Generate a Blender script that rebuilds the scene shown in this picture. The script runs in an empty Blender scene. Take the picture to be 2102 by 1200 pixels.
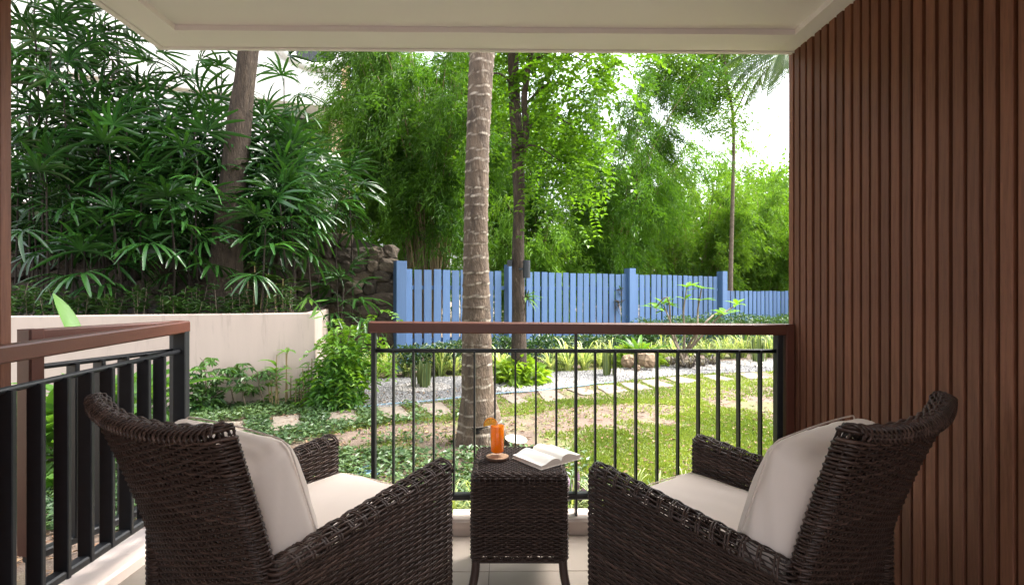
import bpy, math, random
import numpy as np
from mathutils import Vector, Matrix, Euler

random.seed(7)
rng = np.random.default_rng(7)
S = bpy.context.scene
COL = S.collection
PI = math.pi

# ------------------------------------------------------------------ camera, sky, sun, exposure
F_PX, YAW, EYE = 1060.0, 0.0151, 1.2
cam_d = bpy.data.cameras.new('camera'); cam = bpy.data.objects.new('camera', cam_d); COL.objects.link(cam)
cam.location = (0, 0, EYE); cam.rotation_euler = (PI/2, 0, -YAW)
cam_d.sensor_width = 36; cam_d.lens = F_PX/2102*36; cam_d.shift_y = 2/2102
cam_d.clip_start = 0.05; cam_d.clip_end = 1000
S.camera = cam

SUN_EL, SUN_AZ = math.radians(60), math.radians(75)      # azimuth from +Y (garden) towards +X
world = bpy.data.worlds.new('World'); S.world = world; world.use_nodes = True
nt = world.node_tree; nt.nodes.clear()
sky = nt.nodes.new('ShaderNodeTexSky'); sky.sky_type = 'NISHITA'; sky.sun_disc = False
sky.sun_elevation = SUN_EL; sky.sun_rotation = SUN_AZ
sky.air_density = 1.0; sky.dust_density = 6.0; sky.ozone_density = 1.0
hsv = nt.nodes.new('ShaderNodeHueSaturation'); hsv.inputs['Saturation'].default_value = 0.35   # hazy white cloud cover
bg = nt.nodes.new('ShaderNodeBackground'); bg.inputs['Strength'].default_value = 0.15
wo = nt.nodes.new('ShaderNodeOutputWorld')
nt.links.new(sky.outputs[0], hsv.inputs['Color']); nt.links.new(hsv.outputs[0], bg.inputs[0]); nt.links.new(bg.outputs[0], wo.inputs[0])

sun_d = bpy.data.lights.new('sun', 'SUN'); sun_d.energy = 0.8; sun_d.angle = math.radians(18); sun_d.color = (1, .97, .92)
sun = bpy.data.objects.new('sun', sun_d); COL.objects.link(sun)
sd = Vector((math.cos(SUN_EL)*math.sin(SUN_AZ), math.cos(SUN_EL)*math.cos(SUN_AZ), math.sin(SUN_EL)))
sun.rotation_euler = sd.to_track_quat('Z', 'Y').to_euler(); sun.location = (3, 5, 20)

S.view_settings.view_transform = 'Standard'; S.view_settings.look = 'None'
S.view_settings.gamma = 1; S.view_settings.use_curve_mapping = False
S.view_settings.exposure = 2.7
try:
    S.cycles.max_bounces = 10; S.cycles.diffuse_bounces = 6; S.cycles.transparent_max_bounces = 12
    S.cycles.use_denoising = True
except Exception: pass

# ------------------------------------------------------------------ where things stand
CT, ST = math.cos(YAW), math.sin(YAW)
def ray(px, py):
    u, v = (px-1051)/F_PX, (602-py)/F_PX
    return np.array([u*CT+ST, -u*ST+CT, v])
def at(px, py, Y):
    d = ray(px, py); return np.array([0, 0, EYE])+d*(Y/d[1])
def onz(px, py, z):
    d = ray(px, py); return np.array([0, 0, EYE])+d*((z-EYE)/d[2])
GZ = -0.08
def gnd(px, py): return onz(px, py, GZ)

# ------------------------------------------------------------------ mesh building
def unit(a):
    a = np.asarray(a, float); n = np.linalg.norm(a, axis=-1, keepdims=True); return a/np.maximum(n, 1e-9)
class MB:
    def __init__(s): s.V, s.Q, s.T, s.t, s.n = [], [], [], [], 0
    def add(s, v, q=None, t=None, tint=.5):
        v = np.asarray(v, float).reshape(-1, 3)
        if q is not None and len(q): s.Q.append(np.asarray(q, np.int64).reshape(-1, 4)+s.n)
        if t is not None and len(t): s.T.append(np.asarray(t, np.int64).reshape(-1, 3)+s.n)
        tt = np.asarray(tint, float)
        s.t.append(np.full(len(v), float(tt)) if tt.ndim == 0 else tt.reshape(-1))
        s.V.append(v); s.n += len(v); return s
    def mesh(s, name, off=None, smooth=False):
        V = np.concatenate(s.V)
        if off is not None: V = V-np.asarray(off)
        Q = np.concatenate(s.Q) if s.Q else np.zeros((0, 4), np.int64)
        T = np.concatenate(s.T) if s.T else np.zeros((0, 3), np.int64)
        m = bpy.data.meshes.new(name)
        m.vertices.add(len(V)); m.vertices.foreach_set('co', V.astype(np.float32).ravel())
        m.loops.add(Q.size+T.size); m.loops.foreach_set('vertex_index', np.concatenate([Q.ravel(), T.ravel()]).astype(np.int32))
        m.polygons.add(len(Q)+len(T))
        ls = np.concatenate([np.arange(len(Q))*4, Q.size+np.arange(len(T))*3]).astype(np.int32)
        m.polygons.foreach_set('loop_start', ls)
        m.polygons.foreach_set('use_smooth', np.full(len(Q)+len(T), bool(smooth)))
        m.update(calc_edges=True); m.validate()
        a = m.attributes.new('tint', 'FLOAT', 'POINT')
        if len(a.data) == len(V): a.data.foreach_set('value', np.concatenate(s.t).astype(np.float32))
        return m
    def build(s, name, mat, parent=None, smooth=False, local=False, kind=None, bevel=0):
        off = None
        if not local:
            off = wloc(parent) if parent is not None else None
        o = bpy.data.objects.new(name, s.mesh(name, off, smooth)); COL.objects.link(o)
        if mat: o.data.materials.append(mat)
        if parent is not None: o.parent = parent
        if kind: o['kind'] = kind
        if bevel:
            b = o.modifiers.new('bevel', 'BEVEL'); b.width = bevel; b.segments = 2; b.limit_method = 'ANGLE'
        return o
def wloc(o):
    p = np.zeros(3)
    while o is not None: p = p+np.array(o.location); o = o.parent
    return p
def empty(name, loc=(0, 0, 0), rz=0):
    o = bpy.data.objects.new(name, None); COL.objects.link(o); o.location = loc; o.rotation_euler = (0, 0, rz)
    o.empty_display_size = .1; return o
def tag(o, label, cat, group=None, kind=None):
    o['label'] = label; o['category'] = cat
    if group: o['group'] = group
    if kind: o['kind'] = kind
    return o
def thing(name, label, cat, loc=(0, 0, 0), rz=0, group=None): return tag(empty(name, loc, rz), label, cat, group)
def struct(o): o['kind'] = 'structure'; return o
def inst(name, mesh, parent, loc, rot=(0, 0, 0), scale=(1, 1, 1), world=True):
    o = bpy.data.objects.new(name, mesh); COL.objects.link(o)
    if parent is not None: o.parent = parent
    l = np.asarray(loc, float)
    if world and parent is not None: l = l-wloc(parent)
    o.location = l; o.rotation_euler = rot; o.scale = scale if hasattr(scale, '__len__') else (scale,)*3
    return o

BQ = [[0, 3, 2, 1], [4, 5, 6, 7], [0, 1, 5, 4], [1, 2, 6, 5], [2, 3, 7, 6], [3, 0, 4, 7]]
def box(mb, lo, hi, tint=.5, M=None):
    x0, y0, z0 = lo; x1, y1, z1 = hi
    v = np.array([[x0, y0, z0], [x1, y0, z0], [x1, y1, z0], [x0, y1, z0], [x0, y0, z1], [x1, y0, z1], [x1, y1, z1], [x0, y1, z1]])
    if M is not None: v = v@M[0].T+M[1]
    return mb.add(v, BQ, tint=tint)
def rbox(mb, lo, hi, b=.004, tint=.5, M=None):
    # box with chamfered vertical and horizontal edges (octagonal prism in section along its long axis)
    lo, hi = np.array(lo, float), np.array(hi, float); ax = int(np.argmax(hi-lo)); o = [i for i in range(3) if i != ax]
    a0, a1, c0, c1 = lo[o[0]], hi[o[0]], lo[o[1]], hi[o[1]]; b = min(b, .45*(a1-a0), .45*(c1-c0))
    sec = [(a0+b, c0), (a1-b, c0), (a1, c0+b), (a1, c1-b), (a1-b, c1), (a0+b, c1), (a0, c1-b), (a0, c0+b)]
    v = []
    for e in (lo[ax], hi[ax]):
        for s_ in sec:
            p = np.zeros(3); p[ax] = e; p[o[0]], p[o[1]] = s_; v.append(p)
    v = np.array(v)
    q = [[i, (i+1) % 8, (i+1) % 8+8, i+8] for i in range(8)]
    for k in (0, 8): q += [[k, k+1, k+2, k+3], [k, k+3, k+4, k+7], [k+7, k+4, k+5, k+6]]
    if ax == 1: q = [x[::-1] for x in q]
    if M is not None: v = v@M[0].T+M[1]
    return mb.add(v, q, tint=tint)
def beam(mb, p0, p1, w, h, b=.004, tint=.5):
    # bar from p0 to p1, width w (level), height h
    p0, p1 = np.array(p0, float), np.array(p1, float); t = unit(p1-p0); sdir = unit(np.cross(t, [0, 0, 1])) if abs(t[2]) < .99 else np.array([1., 0, 0])
    up = np.cross(sdir, t); L = np.linalg.norm(p1-p0)
    return rbox(mb, (-w/2, 0, -h/2), (w/2, L, h/2), b, tint, (np.stack([sdir, t, up], 1), p0))
def rings(mb, P, A, B, ra, rb, sides, closed=False, cap=True, tint=.5):
    n = len(P); th = np.arange(sides)/sides*2*PI
    ra = np.broadcast_to(np.asarray(ra, float), (n,)); rb = np.broadcast_to(np.asarray(rb, float), (n,))
    v = P[:, None]+np.cos(th)[None, :, None]*(A*ra[:, None])[:, None]+np.sin(th)[None, :, None]*(B*rb[:, None])[:, None]
    i = np.arange(n if closed else n-1)[:, None]; j = np.arange(sides)[None]; i2 = (i+1) % n; j2 = (j+1) % sides
    q = np.stack([i*sides+j, i*sides+j2, i2*sides+j2, i2*sides+j], -1).reshape(-1, 4)
    v = v.reshape(-1, 3); tris = None
    tt = np.asarray(tint, float); tv = np.repeat(tt, sides) if tt.ndim else np.full(n*sides, float(tt))
    if cap and not closed:
        v = np.concatenate([v, P[:1], P[-1:]]); tv = np.concatenate([tv, tv[:1], tv[-1:]])
        a = np.arange(sides); tris = np.concatenate([np.stack([(a+1) % sides, a, np.full(sides, n*sides)], 1),
            np.stack([(n-1)*sides+a, (n-1)*sides+(a+1) % sides, np.full(sides, n*sides+1)], 1)])
    return mb.add(v, q, tris, tv)
def tube(mb, P, r, sides=6, closed=False, tint=.5, cap=True):
    P = np.asarray(P, float)
    T = unit(np.roll(P, -1, 0)-np.roll(P, 1, 0)) if closed else unit(np.gradient(P, axis=0))
    ref = np.array([0, 0, 1.]) if np.mean(np.abs(T[:, 2])) < .8 else np.array([0, 1., 0])
    A = unit(np.cross(T, ref)+1e-9); B = np.cross(T, A)
    return rings(mb, P, A, B, r, r, sides, closed, cap, tint)
def lathe(mb, prof, n=32, c=(0, 0, 0), tint=.5):
    prof = np.asarray(prof, float); th = np.arange(n)/n*2*PI
    v = np.stack([prof[:, 0][:, None]*np.cos(th), prof[:, 0][:, None]*np.sin(th), np.repeat(prof[:, 1][:, None], n, 1)], -1)
    i = np.arange(len(prof)-1)[:, None]; j = np.arange(n)[None]; j2 = (j+1) % n
    q = np.stack([i*n+j, i*n+j2, (i+1)*n+j2, (i+1)*n+j], -1).reshape(-1, 4)
    return mb.add(v.reshape(-1, 3)+np.asarray(c), q, tint=tint)
def curve(pts, n):
    P = np.asarray(pts, float); d = np.r_[0, np.cumsum(np.linalg.norm(np.diff(P, axis=0), axis=1))]
    t = np.linspace(0, d[-1], n); m = np.gradient(P, d, axis=0) if len(P) > 2 else np.repeat((P[1:]-P[:1])/d[-1], 2, 0)
    k = np.clip(np.searchsorted(d, t, 'right')-1, 0, len(P)-2); h = (d[k+1]-d[k]); s = ((t-d[k])/h)[:, None]; h = h[:, None]
    return (2*s**3-3*s**2+1)*P[k]+(s**3-2*s**2+s)*h*m[k]+(-2*s**3+3*s**2)*P[k+1]+(s**3-s**2)*h*m[k+1]
def noise2(x, y, sc, seed=0):
    r = np.random.default_rng(seed); o = np.zeros_like(np.asarray(x, float))
    for k in range(6):
        a = r.uniform(0, 2*PI); f = sc*r.uniform(.6, 1.8); o = o+np.sin(f*(x*np.cos(a)+y*np.sin(a))+r.uniform(0, 6))
    return o/6*1.6

def leaves(mb, C, D, N, L, W, tint, fold=.25, wpos=.45, droop=.0):
    # one folded leaf per row: base C, direction D, upward normal N
    C = np.asarray(C, float); n = len(C); D = unit(D); Sd = unit(np.cross(D, N)); N2 = np.cross(Sd, D)
    L = np.broadcast_to(np.asarray(L, float), (n,))[:, None]; W = np.broadcast_to(np.asarray(W, float), (n,))[:, None]
    mid = C+D*L*wpos; up = N2*W*fold
    tip = C+D*L-N2*L*droop-np.array([0, 0, 1])*L*droop
    v = np.stack([C, mid-Sd*W/2+up, tip, mid+Sd*W/2+up, ], 1)
    k = np.arange(n)[:, None]*4
    t = np.concatenate([k+np.array([[0, 1, 2]]), k+np.array([[0, 2, 3]])])
    return mb.add(v.reshape(-1, 3), None, t, np.repeat(np.broadcast_to(np.asarray(tint, float), (n,)), 4))
def rdir(n, zlo=-1, zhi=1):
    a = rng.uniform(0, 2*PI, n); z = rng.uniform(zlo, zhi, n); r = np.sqrt(np.maximum(0, 1-z*z)); return np.stack([r*np.cos(a), r*np.sin(a), z], 1)
def blade(mb, P, W, up, tint, fold=.2):
    # strap leaf along path P with widths W; two quads per step with a crease along the midrib
    P = np.asarray(P, float); n = len(P); T = unit(np.gradient(P, axis=0)); Sd = unit(np.cross(T, up)); N = np.cross(Sd, T)
    W = np.asarray(W, float)[:, None]
    v = np.stack([P-Sd*W/2+N*W*fold, P, P+Sd*W/2+N*W*fold], 1).reshape(-1, 3)
    i = np.arange(n-1)*3
    q = np.concatenate([np.stack([i, i+1, i+4, i+3], 1), np.stack([i+1, i+2, i+5, i+4], 1)])
    return mb.add(v, q, tint=tint)

# ------------------------------------------------------------------ materials
def mat_new(name):
    m = bpy.data.materials.new(name); m.use_nodes = True; m.node_tree.nodes.clear(); return m, m.node_tree.nodes, m.node_tree.links
def mixc(N, Lk, fac, a, b):
    n = N.new('ShaderNodeMix'); n.data_type = 'RGBA'
    if hasattr(fac, 'links'): Lk.new(fac, n.inputs[0])
    else: n.inputs[0].default_value = fac
    for i, c in ((6, a), (7, b)):
        if hasattr(c, 'links'): Lk.new(c, n.inputs[i])
        else: n.inputs[i].default_value = (*c, 1)
    return n.outputs[2]
def noise(N, Lk, scale, vec=None, detail=4, rough=.55, stretch=None):
    tc = N.new('ShaderNodeTexCoord'); mp = N.new('ShaderNodeMapping'); Lk.new(tc.outputs['Object'], mp.inputs[0])
    if stretch: mp.inputs['Scale'].default_value = stretch
    n = N.new('ShaderNodeTexNoise'); n.inputs['Scale'].default_value = scale; n.inputs['Detail'].default_value = detail; n.inputs['Roughness'].default_value = rough
    Lk.new(mp.outputs[0], n.inputs['Vector']); return n.outputs[0]
def ramp(N, Lk, x, a, b):
    r = N.new('ShaderNodeMapRange'); Lk.new(x, r.inputs[0]); r.inputs[1].default_value = a; r.inputs[2].default_value = b; return r.outputs[0]
def out(N, Lk, sh):
    o = N.new('ShaderNodeOutputMaterial'); Lk.new(sh, o.inputs[0])
def solid(name, c1, c2=None, scale=8, rough=.6, bump=0, bscale=None, stretch=None, metal=0, spec=.5, rnd=0, c3=None, c3r=(.6, .7), c3s=2, tint=None, coat=0, bdist=.01):
    m, N, Lk = mat_new(name); p = N.new('ShaderNodeBsdfPrincipled')
    p.inputs['Roughness'].default_value = rough; p.inputs['Metallic'].default_value = metal; p.inputs['Specular IOR Level'].default_value = spec
    p.inputs['Coat Weight'].default_value = coat
    if c2 is None: c2 = tuple(x*.8 for x in c1)
    col = mixc(N, Lk, ramp(N, Lk, noise(N, Lk, scale, stretch=stretch), .3, .7), c1, c2)
    if c3 is not None: col = mixc(N, Lk, ramp(N, Lk, noise(N, Lk, c3s, detail=6, rough=.65, stretch=stretch), *c3r), col, c3)
    if tint is not None:
        a = N.new('ShaderNodeAttribute'); a.attribute_name = 'tint'; col = mixc(N, Lk, ramp(N, Lk, a.outputs['Fac'], *tint[1]), col, tint[0])
    if rnd:
        oi = N.new('ShaderNodeObjectInfo'); h = N.new('ShaderNodeHueSaturation'); Lk.new(col, h.inputs['Color'])
        r = N.new('ShaderNodeMapRange'); Lk.new(oi.outputs['Random'], r.inputs[0]); r.inputs[3].default_value = 1-rnd; r.inputs[4].default_value = 1+rnd
        Lk.new(r.outputs[0], h.inputs['Value']); col = h.outputs[0]
    Lk.new(col, p.inputs['Base Color'])
    if bump:
        b = N.new('ShaderNodeBump'); b.inputs['Strength'].default_value = bump; b.inputs['Distance'].default_value = bdist
        Lk.new(noise(N, Lk, bscale or scale*3, detail=6, stretch=stretch), b.inputs['Height']); Lk.new(b.outputs[0], p.inputs['Normal'])
    out(N, Lk, p.outputs[0]); return m
def leafm(name, dark, light, trans=.35, tcol=None, rough=.45, spec=.4, rnd=.2):
    m, N, Lk = mat_new(name); p = N.new('ShaderNodeBsdfPrincipled'); p.inputs['Roughness'].default_value = rough; p.inputs['Specular IOR Level'].default_value = spec
    a = N.new('ShaderNodeAttribute'); a.attribute_name = 'tint'; col = mixc(N, Lk, a.outputs['Fac'], dark, light)
    if rnd:
        oi = N.new('ShaderNodeObjectInfo'); h = N.new('ShaderNodeHueSaturation'); Lk.new(col, h.inputs['Color'])
        r = N.new('ShaderNodeMapRange'); Lk.new(oi.outputs['Random'], r.inputs[0]); r.inputs[3].default_value = 1-rnd; r.inputs[4].default_value = 1+rnd
        Lk.new(r.outputs[0], h.inputs['Value']); col = h.outputs[0]
    t = N.new('ShaderNodeBsdfTranslucent'); mx = N.new('ShaderNodeMixShader'); mx.inputs[0].default_value = trans
    Lk.new(col, p.inputs['Base Color'])
    if tcol is None: tcol = (1.6, 1.5, .6)
    mu = N.new('ShaderNodeMix'); mu.data_type = 'RGBA'; mu.blend_type = 'MULTIPLY'; mu.inputs[0].default_value = 1
    Lk.new(col, mu.inputs[6]); mu.inputs[7].default_value = (*tcol, 1); Lk.new(mu.outputs[2], t.inputs[0])
    Lk.new(p.outputs[0], mx.inputs[1]); Lk.new(t.outputs[0], mx.inputs[2]); out(N, Lk, mx.outputs[0]); return m

M = {}
M['slat'] = solid('red_brown_timber', (.215, .082, .042), (.140, .049, .024), 14, .6, .6, 60, (6, 6, .35), rnd=.24, bdist=.002, c3=(.085, .030, .016), c3r=(.55, .8), c3s=40)
M['slat_dark'] = solid('dark_backing_board', (.03, .014, .009), None, 6, .7)
M['rail_wood'] = solid('painted_brown_steel', (.115, .036, .021), (.098, .031, .018), 10, .38, .05, 120, spec=.5)
M['iron'] = solid('black_painted_iron', (.009, .0095, .011), (.013, .014, .017), 30, .45, .12, 160, bdist=.001)
M['ceil'] = solid('warm_white_ceiling_paint', (.86, .81, .82), (.84, .79, .80), 1.2, .7, .04, 40)
M['plaster'] = solid('cream_plaster', (.70, .63, .56), (.66, .59, .52), 2, .8, .1, 60)
M['tile'] = solid('beige_floor_tile', (.44, .37, .31), (.40, .335, .28), 5, .32, .03, 30, rnd=.05, spec=.45)
M['grout'] = solid('tile_grout', (.20, .17, .14), None, 20, .9)
M['kerbm'] = solid('painted_kerb', (.60, .50, .44), (.55, .45, .39), 4, .55, .08, 50, c3=(.42, .33, .27), c3r=(.62, .8), c3s=6)
M['wicker'] = solid('dark_brown_wicker', (.047, .027, .020), (.034, .019, .014), 30, .45, .1, 300, spec=.35, tint=((.096, .056, .042), (.35, 1.0)), bdist=.0008)
M['cushion'] = solid('cream_canvas', (.76, .655, .58), (.74, .635, .56), 2.5, .85, .18, 700, bdist=.0006, spec=.2)
M['pipe'] = solid('cushion_piping_canvas', (.72, .60, .52), None, 20, .85, spec=.2)
M['seatdeck'] = solid('black_seat_webbing', (.012, .01, .01), None, 20, .8)
M['paper'] = solid('book_paper', (.80, .77, .71), (.77, .74, .68), 3, .8, spec=.2)
M['paper_edge'] = solid('book_paper_edge', (.72, .62, .54), (.60, .50, .43), 300, .85, stretch=(1, 1, 40), spec=.2)
M['cover'] = solid('book_cover_card', (.75, .68, .60), None, 10, .6)
M['coaster'] = solid('pale_sawn_wood', (.50, .32, .20), (.40, .24, .14), 40, .6)
M['bark_rim'] = solid('coaster_bark', (.09, .04, .022), (.05, .022, .012), 60, .8, .4, 120)
M['rind'] = solid('orange_peel', (.80, .30, .01), (.75, .26, .008), 80, .4, .2, 300, bdist=.0005)
M['flesh'] = solid('orange_flesh', (.88, .42, .03), (.92, .55, .08), 200, .25)
M['fence'] = solid('blue_fence_paint', (.074, .145, .285), (.060, .122, .25), 6, .6, .3, 30, (8, 8, .6), rnd=.16, c3=(.040, .070, .12), c3r=(.60, .85), c3s=5)
M['pinkwall'] = solid('pale_pink_render', (.50, .400, .340), (.465, .37, .315), 3, .85, .12, 90, c3=(.27, .22, .18), c3r=(.56, .85), c3s=4, stretch=(3, 3, .3))
M['soil'] = solid('dark_planter_soil', (.045, .030, .020), (.028, .018, .012), 12, .95, .5, 40)
M['mortar'] = solid('dark_wall_mortar', (.030, .024, .018), None, 12, .95)
M['stone'] = solid('brown_fieldstone', (.105, .078, .052), (.042, .030, .021), 9, .9, .9, 22, rnd=.45, bdist=.04, c3=(.24, .20, .15), c3r=(.58, .72), c3s=16)
M['step'] = solid('sandstone_slab', (.205, .170, .135), (.165, .135, .105), 6, .85, .35, 25, rnd=.08, c3=(.22, .155, .09), c3r=(.58, .75), c3s=7)
M['gravel'] = solid('white_gravel', (.22, .213, .208), (.17, .166, .162), 30, .85, rnd=0, tint=((.14, .137, .135), (.55, 1)))
M['whitepeb'] = solid('white_pebbles', (.33, .31, .285), (.29, .27, .245), 30, .8, tint=((.26, .23, .20), (.6, 1)))
M['rock'] = solid('tan_garden_rock', (.28, .20, .125), (.16, .11, .066), 9, .85, .6, 20)
M['palmbark'] = solid('coconut_bark', (.125, .086, .055), (.046, .031, .020), 7, .9, .8, 30, (2.2, 2.2, .7), c3=(.27, .22, .165), c3r=(.56, .74), c3s=13, tint=((.40, .34, .27), (.12, .75)), bdist=.02)
M['bark'] = solid('brown_bark', (.080, .055, .037), (.030, .020, .013), 12, .92, 1.0, 34, (1.6, 1.6, .45), c3=(.17, .13, .095), c3r=(.58, .72), c3s=16, bdist=.03)
M['cane'] = solid('fibrous_palm_cane', (.032, .021, .013), (.018, .012, .008), 30, .9, .5, 60)
M['culm'] = solid('dry_bamboo_culm', (.26, .18, .085), (.13, .105, .045), 3, .55, rnd=.3)
M['twig'] = solid('grey_brown_twig', (.20, .155, .11), (.12, .09, .06), 14, .8)
M['litter'] = solid('dry_fallen_leaves', (.20, .11, .06), (.12, .06, .032), 30, .8, tint=((.27, .18, .10), (.4, 1)))
M['hose'] = solid('pale_blue_hose', (.16, .30, .40), None, 10, .5)
M['lampm'] = solid('dark_grey_lamp_metal', (.022, .028, .032), None, 20, .45)
M['dish'] = solid('cream_ceramic', (.66, .60, .47), (.58, .52, .40), 8, .6)
M['white'] = solid('white_house_paint', (.82, .80, .76), (.78, .76, .72), 2, .75)
M['peach'] = solid('peach_house_paint', (.62, .43, .28), (.58, .40, .26), 2, .8)
M['glass_and_shade'] = solid('dark_glass_and_opening_shade', (.012, .016, .016), None, 2, .12, spec=.6)
M['hollow_shade'] = solid('trunk_hollow_shade', (.012, .009, .007), None, 10, .95)

LF = {}
LF['rhapis'] = leafm('lady_palm_leaf', (.012, .046, .011), (.044, .132, .022), .22, rough=.27, spec=.7, rnd=.45)
LF['bamboo'] = leafm('bamboo_leaf', (.032, .100, .008), (.110, .250, .018), .42)
LF['bamboo_pale'] = leafm('pale_bamboo_leaf', (.065, .160, .014), (.165, .310, .034), .45)
LF['broad'] = leafm('bright_broad_leaf', (.045, .135, .008), (.150, .310, .018), .45, rough=.4)
LF['dark'] = leafm('dark_shrub_leaf', (.016, .046, .009), (.055, .125, .020), .25, rough=.4)
LF['cover'] = leafm('silvery_ground_cover_leaf', (.030, .072, .022), (.115, .185, .065), .25, rough=.4)
LF['grass'] = leafm('lawn_grass', (.095, .150, .022), (.225, .290, .055), .3)
LF['varieg'] = leafm('variegated_grass', (.050, .130, .020), (.400, .460, .200), .35)
LF['lime'] = leafm('lime_leaf', (.095, .190, .015), (.220, .330, .030), .40)
LF['shrub'] = leafm('shrub_leaf', (.035, .115, .012), (.150, .285, .022), .38)
LF['ginger'] = leafm('ginger_leaf', (.055, .150, .025), (.130, .270, .050), .40, rough=.35)
LF['schef'] = leafm('umbrella_plant_leaf', (.030, .090, .025), (.110, .210, .050), .3, rough=.35)
LF['snake'] = leafm('snake_plant_leaf', (.030, .075, .030), (.150, .180, .060), .15, rough=.35)
LF['brom'] = leafm('bromeliad_leaf', (.050, .035, .040), (.190, .165, .140), .15)
LF['coco'] = leafm('coconut_frond_leaf', (.040, .095, .030), (.120, .190, .050), .35)

def thin_glass():
    m, N, Lk = mat_new('clear_glass'); t = N.new('ShaderNodeBsdfTransparent'); g = N.new('ShaderNodeBsdfGlossy'); g.inputs['Roughness'].default_value = .02
    f = N.new('ShaderNodeFresnel'); f.inputs[0].default_value = 1.45; x = N.new('ShaderNodeMixShader')
    ge = N.new('ShaderNodeNewGeometry'); ma = N.new('ShaderNodeMath'); ma.operation = 'SUBTRACT'; ma.inputs[0].default_value = 1; Lk.new(ge.outputs['Backfacing'], ma.inputs[1])
    mm = N.new('ShaderNodeMath'); mm.operation = 'MULTIPLY'; Lk.new(f.outputs[0], mm.inputs[0]); Lk.new(ma.outputs[0], mm.inputs[1]); t.inputs[0].default_value = (.97, .98, .98, 1)
    Lk.new(mm.outputs[0], x.inputs[0]); Lk.new(t.outputs[0], x.inputs[1]); Lk.new(g.outputs[0], x.inputs[2]); out(N, Lk, x.outputs[0]); return m
M['glass'] = thin_glass()
M['juice'] = leafm('orange_juice', (1.0, .24, .004), (1.0, .32, .008), .35, tcol=(1, 1, 1), rough=.15, rnd=0)

# ground: one sheet to the horizon, soil with worn grass colour
def ground_mat():
    m, N, Lk = mat_new('garden_soil_and_turf'); p = N.new('ShaderNodeBsdfPrincipled'); p.inputs['Roughness'].default_value = .95
    c = mixc(N, Lk, ramp(N, Lk, noise(N, Lk, 6, detail=8), .35, .65), (.150, .106, .078), (.100, .069, .050))
    c = mixc(N, Lk, ramp(N, Lk, noise(N, Lk, 70, detail=4), .55, .7), c, (.21, .16, .125))
    c = mixc(N, Lk, ramp(N, Lk, noise(N, Lk, 1.3, detail=6), .5, .62), c, (.12, .125, .045))
    Lk.new(c, p.inputs['Base Color']); b = N.new('ShaderNodeBump'); b.inputs['Strength'].default_value = .6; b.inputs['Distance'].default_value = .02
    Lk.new(noise(N, Lk, 45, detail=8), b.inputs['Height']); Lk.new(b.outputs[0], p.inputs['Normal']); out(N, Lk, p.outputs[0]); return m
M['ground'] = ground_mat()

# ================================================================== SETTING
mb = MB(); box(mb, (-300, 2.84, GZ-.3), (300, 600, GZ)); box(mb, (-300, -60, GZ-.3), (-1.86, 2.839, GZ)); box(mb, (3.0, -60, GZ-.3), (300, 2.839, GZ))
struct(mb.build('ground', M['ground']))

D0 = 2.56                                     # front face of the kerb
XL, XR = -1.66, 1.45                          # balcony floor edges
# floor with tiles
fl = struct(empty('floor', (0, 0, 0)))
mb = MB(); box(mb, (XL, -3.0, -.2), (3.0, D0, -.004)); mb.build('floor_slab', M['grout'], fl)
tm = MB(); rbox(tm, (-.1635, -.1635, -.003), (.1635, .1635, .008), .0015); tmesh = tm.mesh('tile'); tmesh.materials.append(M['tile'])
tl = .33
for i in range(-5, 5):
    for j in range(0, 9):
        x = i*tl+.10; y = D0-tl/2-j*tl
        if x-tl/2 > XR or x+tl/2 < XL+.02: continue
        if x-tl/2 < XL: continue
        inst('tile', tmesh, fl, (x, y, -.006))
# kerbs
kb = MB(); rbox(kb, (-1.80, D0, -.25), (1.62, D0+.145, .078), .012); struct(kb.build('front_kerb', M['kerbm'], smooth=False))
kb = MB()
for a, b in (((-1.715, 0.0), (-1.715, D0)),):
    rbox(kb, (-1.79, -3.0, -.25), (-1.60, D0-.002, .05), .012)
struct(kb.build('side_kerb', M['kerbm']))

# ceiling slab with recessed panel and drip edge
cl = struct(empty('ceiling', (0, 0, 2.434)))
ZC = 2.434; XC0, XC1 = -1.741, 1.72; YC = 2.64
mb = MB()
rx0, rx1, ry1 = -1.545, 1.391, 2.449
box(mb, (XC0+.035, -1.3, ZC), (rx0, YC-.03, ZC+.25)); box(mb, (rx1, -1.3, ZC), (XC1, YC-.03, ZC+.25)); box(mb, (rx0+.0005, ry1, ZC+.0005), (rx1-.0005, YC-.0305, ZC+.2495))
mb.build('ceiling_border', M['ceil'], cl)
mb = MB(); box(mb, (rx0+.001, -1.3, ZC+.026), (rx1-.001, ry1-.001, ZC+.24)); mb.build('ceiling_panel', M['ceil'], cl)
mb = MB(); rbox(mb, (XC0, YC-.026, ZC-.006), (XC1, YC, ZC+.30), .004); rbox(mb, (XC0, -1.3, ZC-.006), (XC0+.031, YC-.0265, ZC+.30), .004)
mb.build('drip_edge', M['ceil'], cl)

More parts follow.
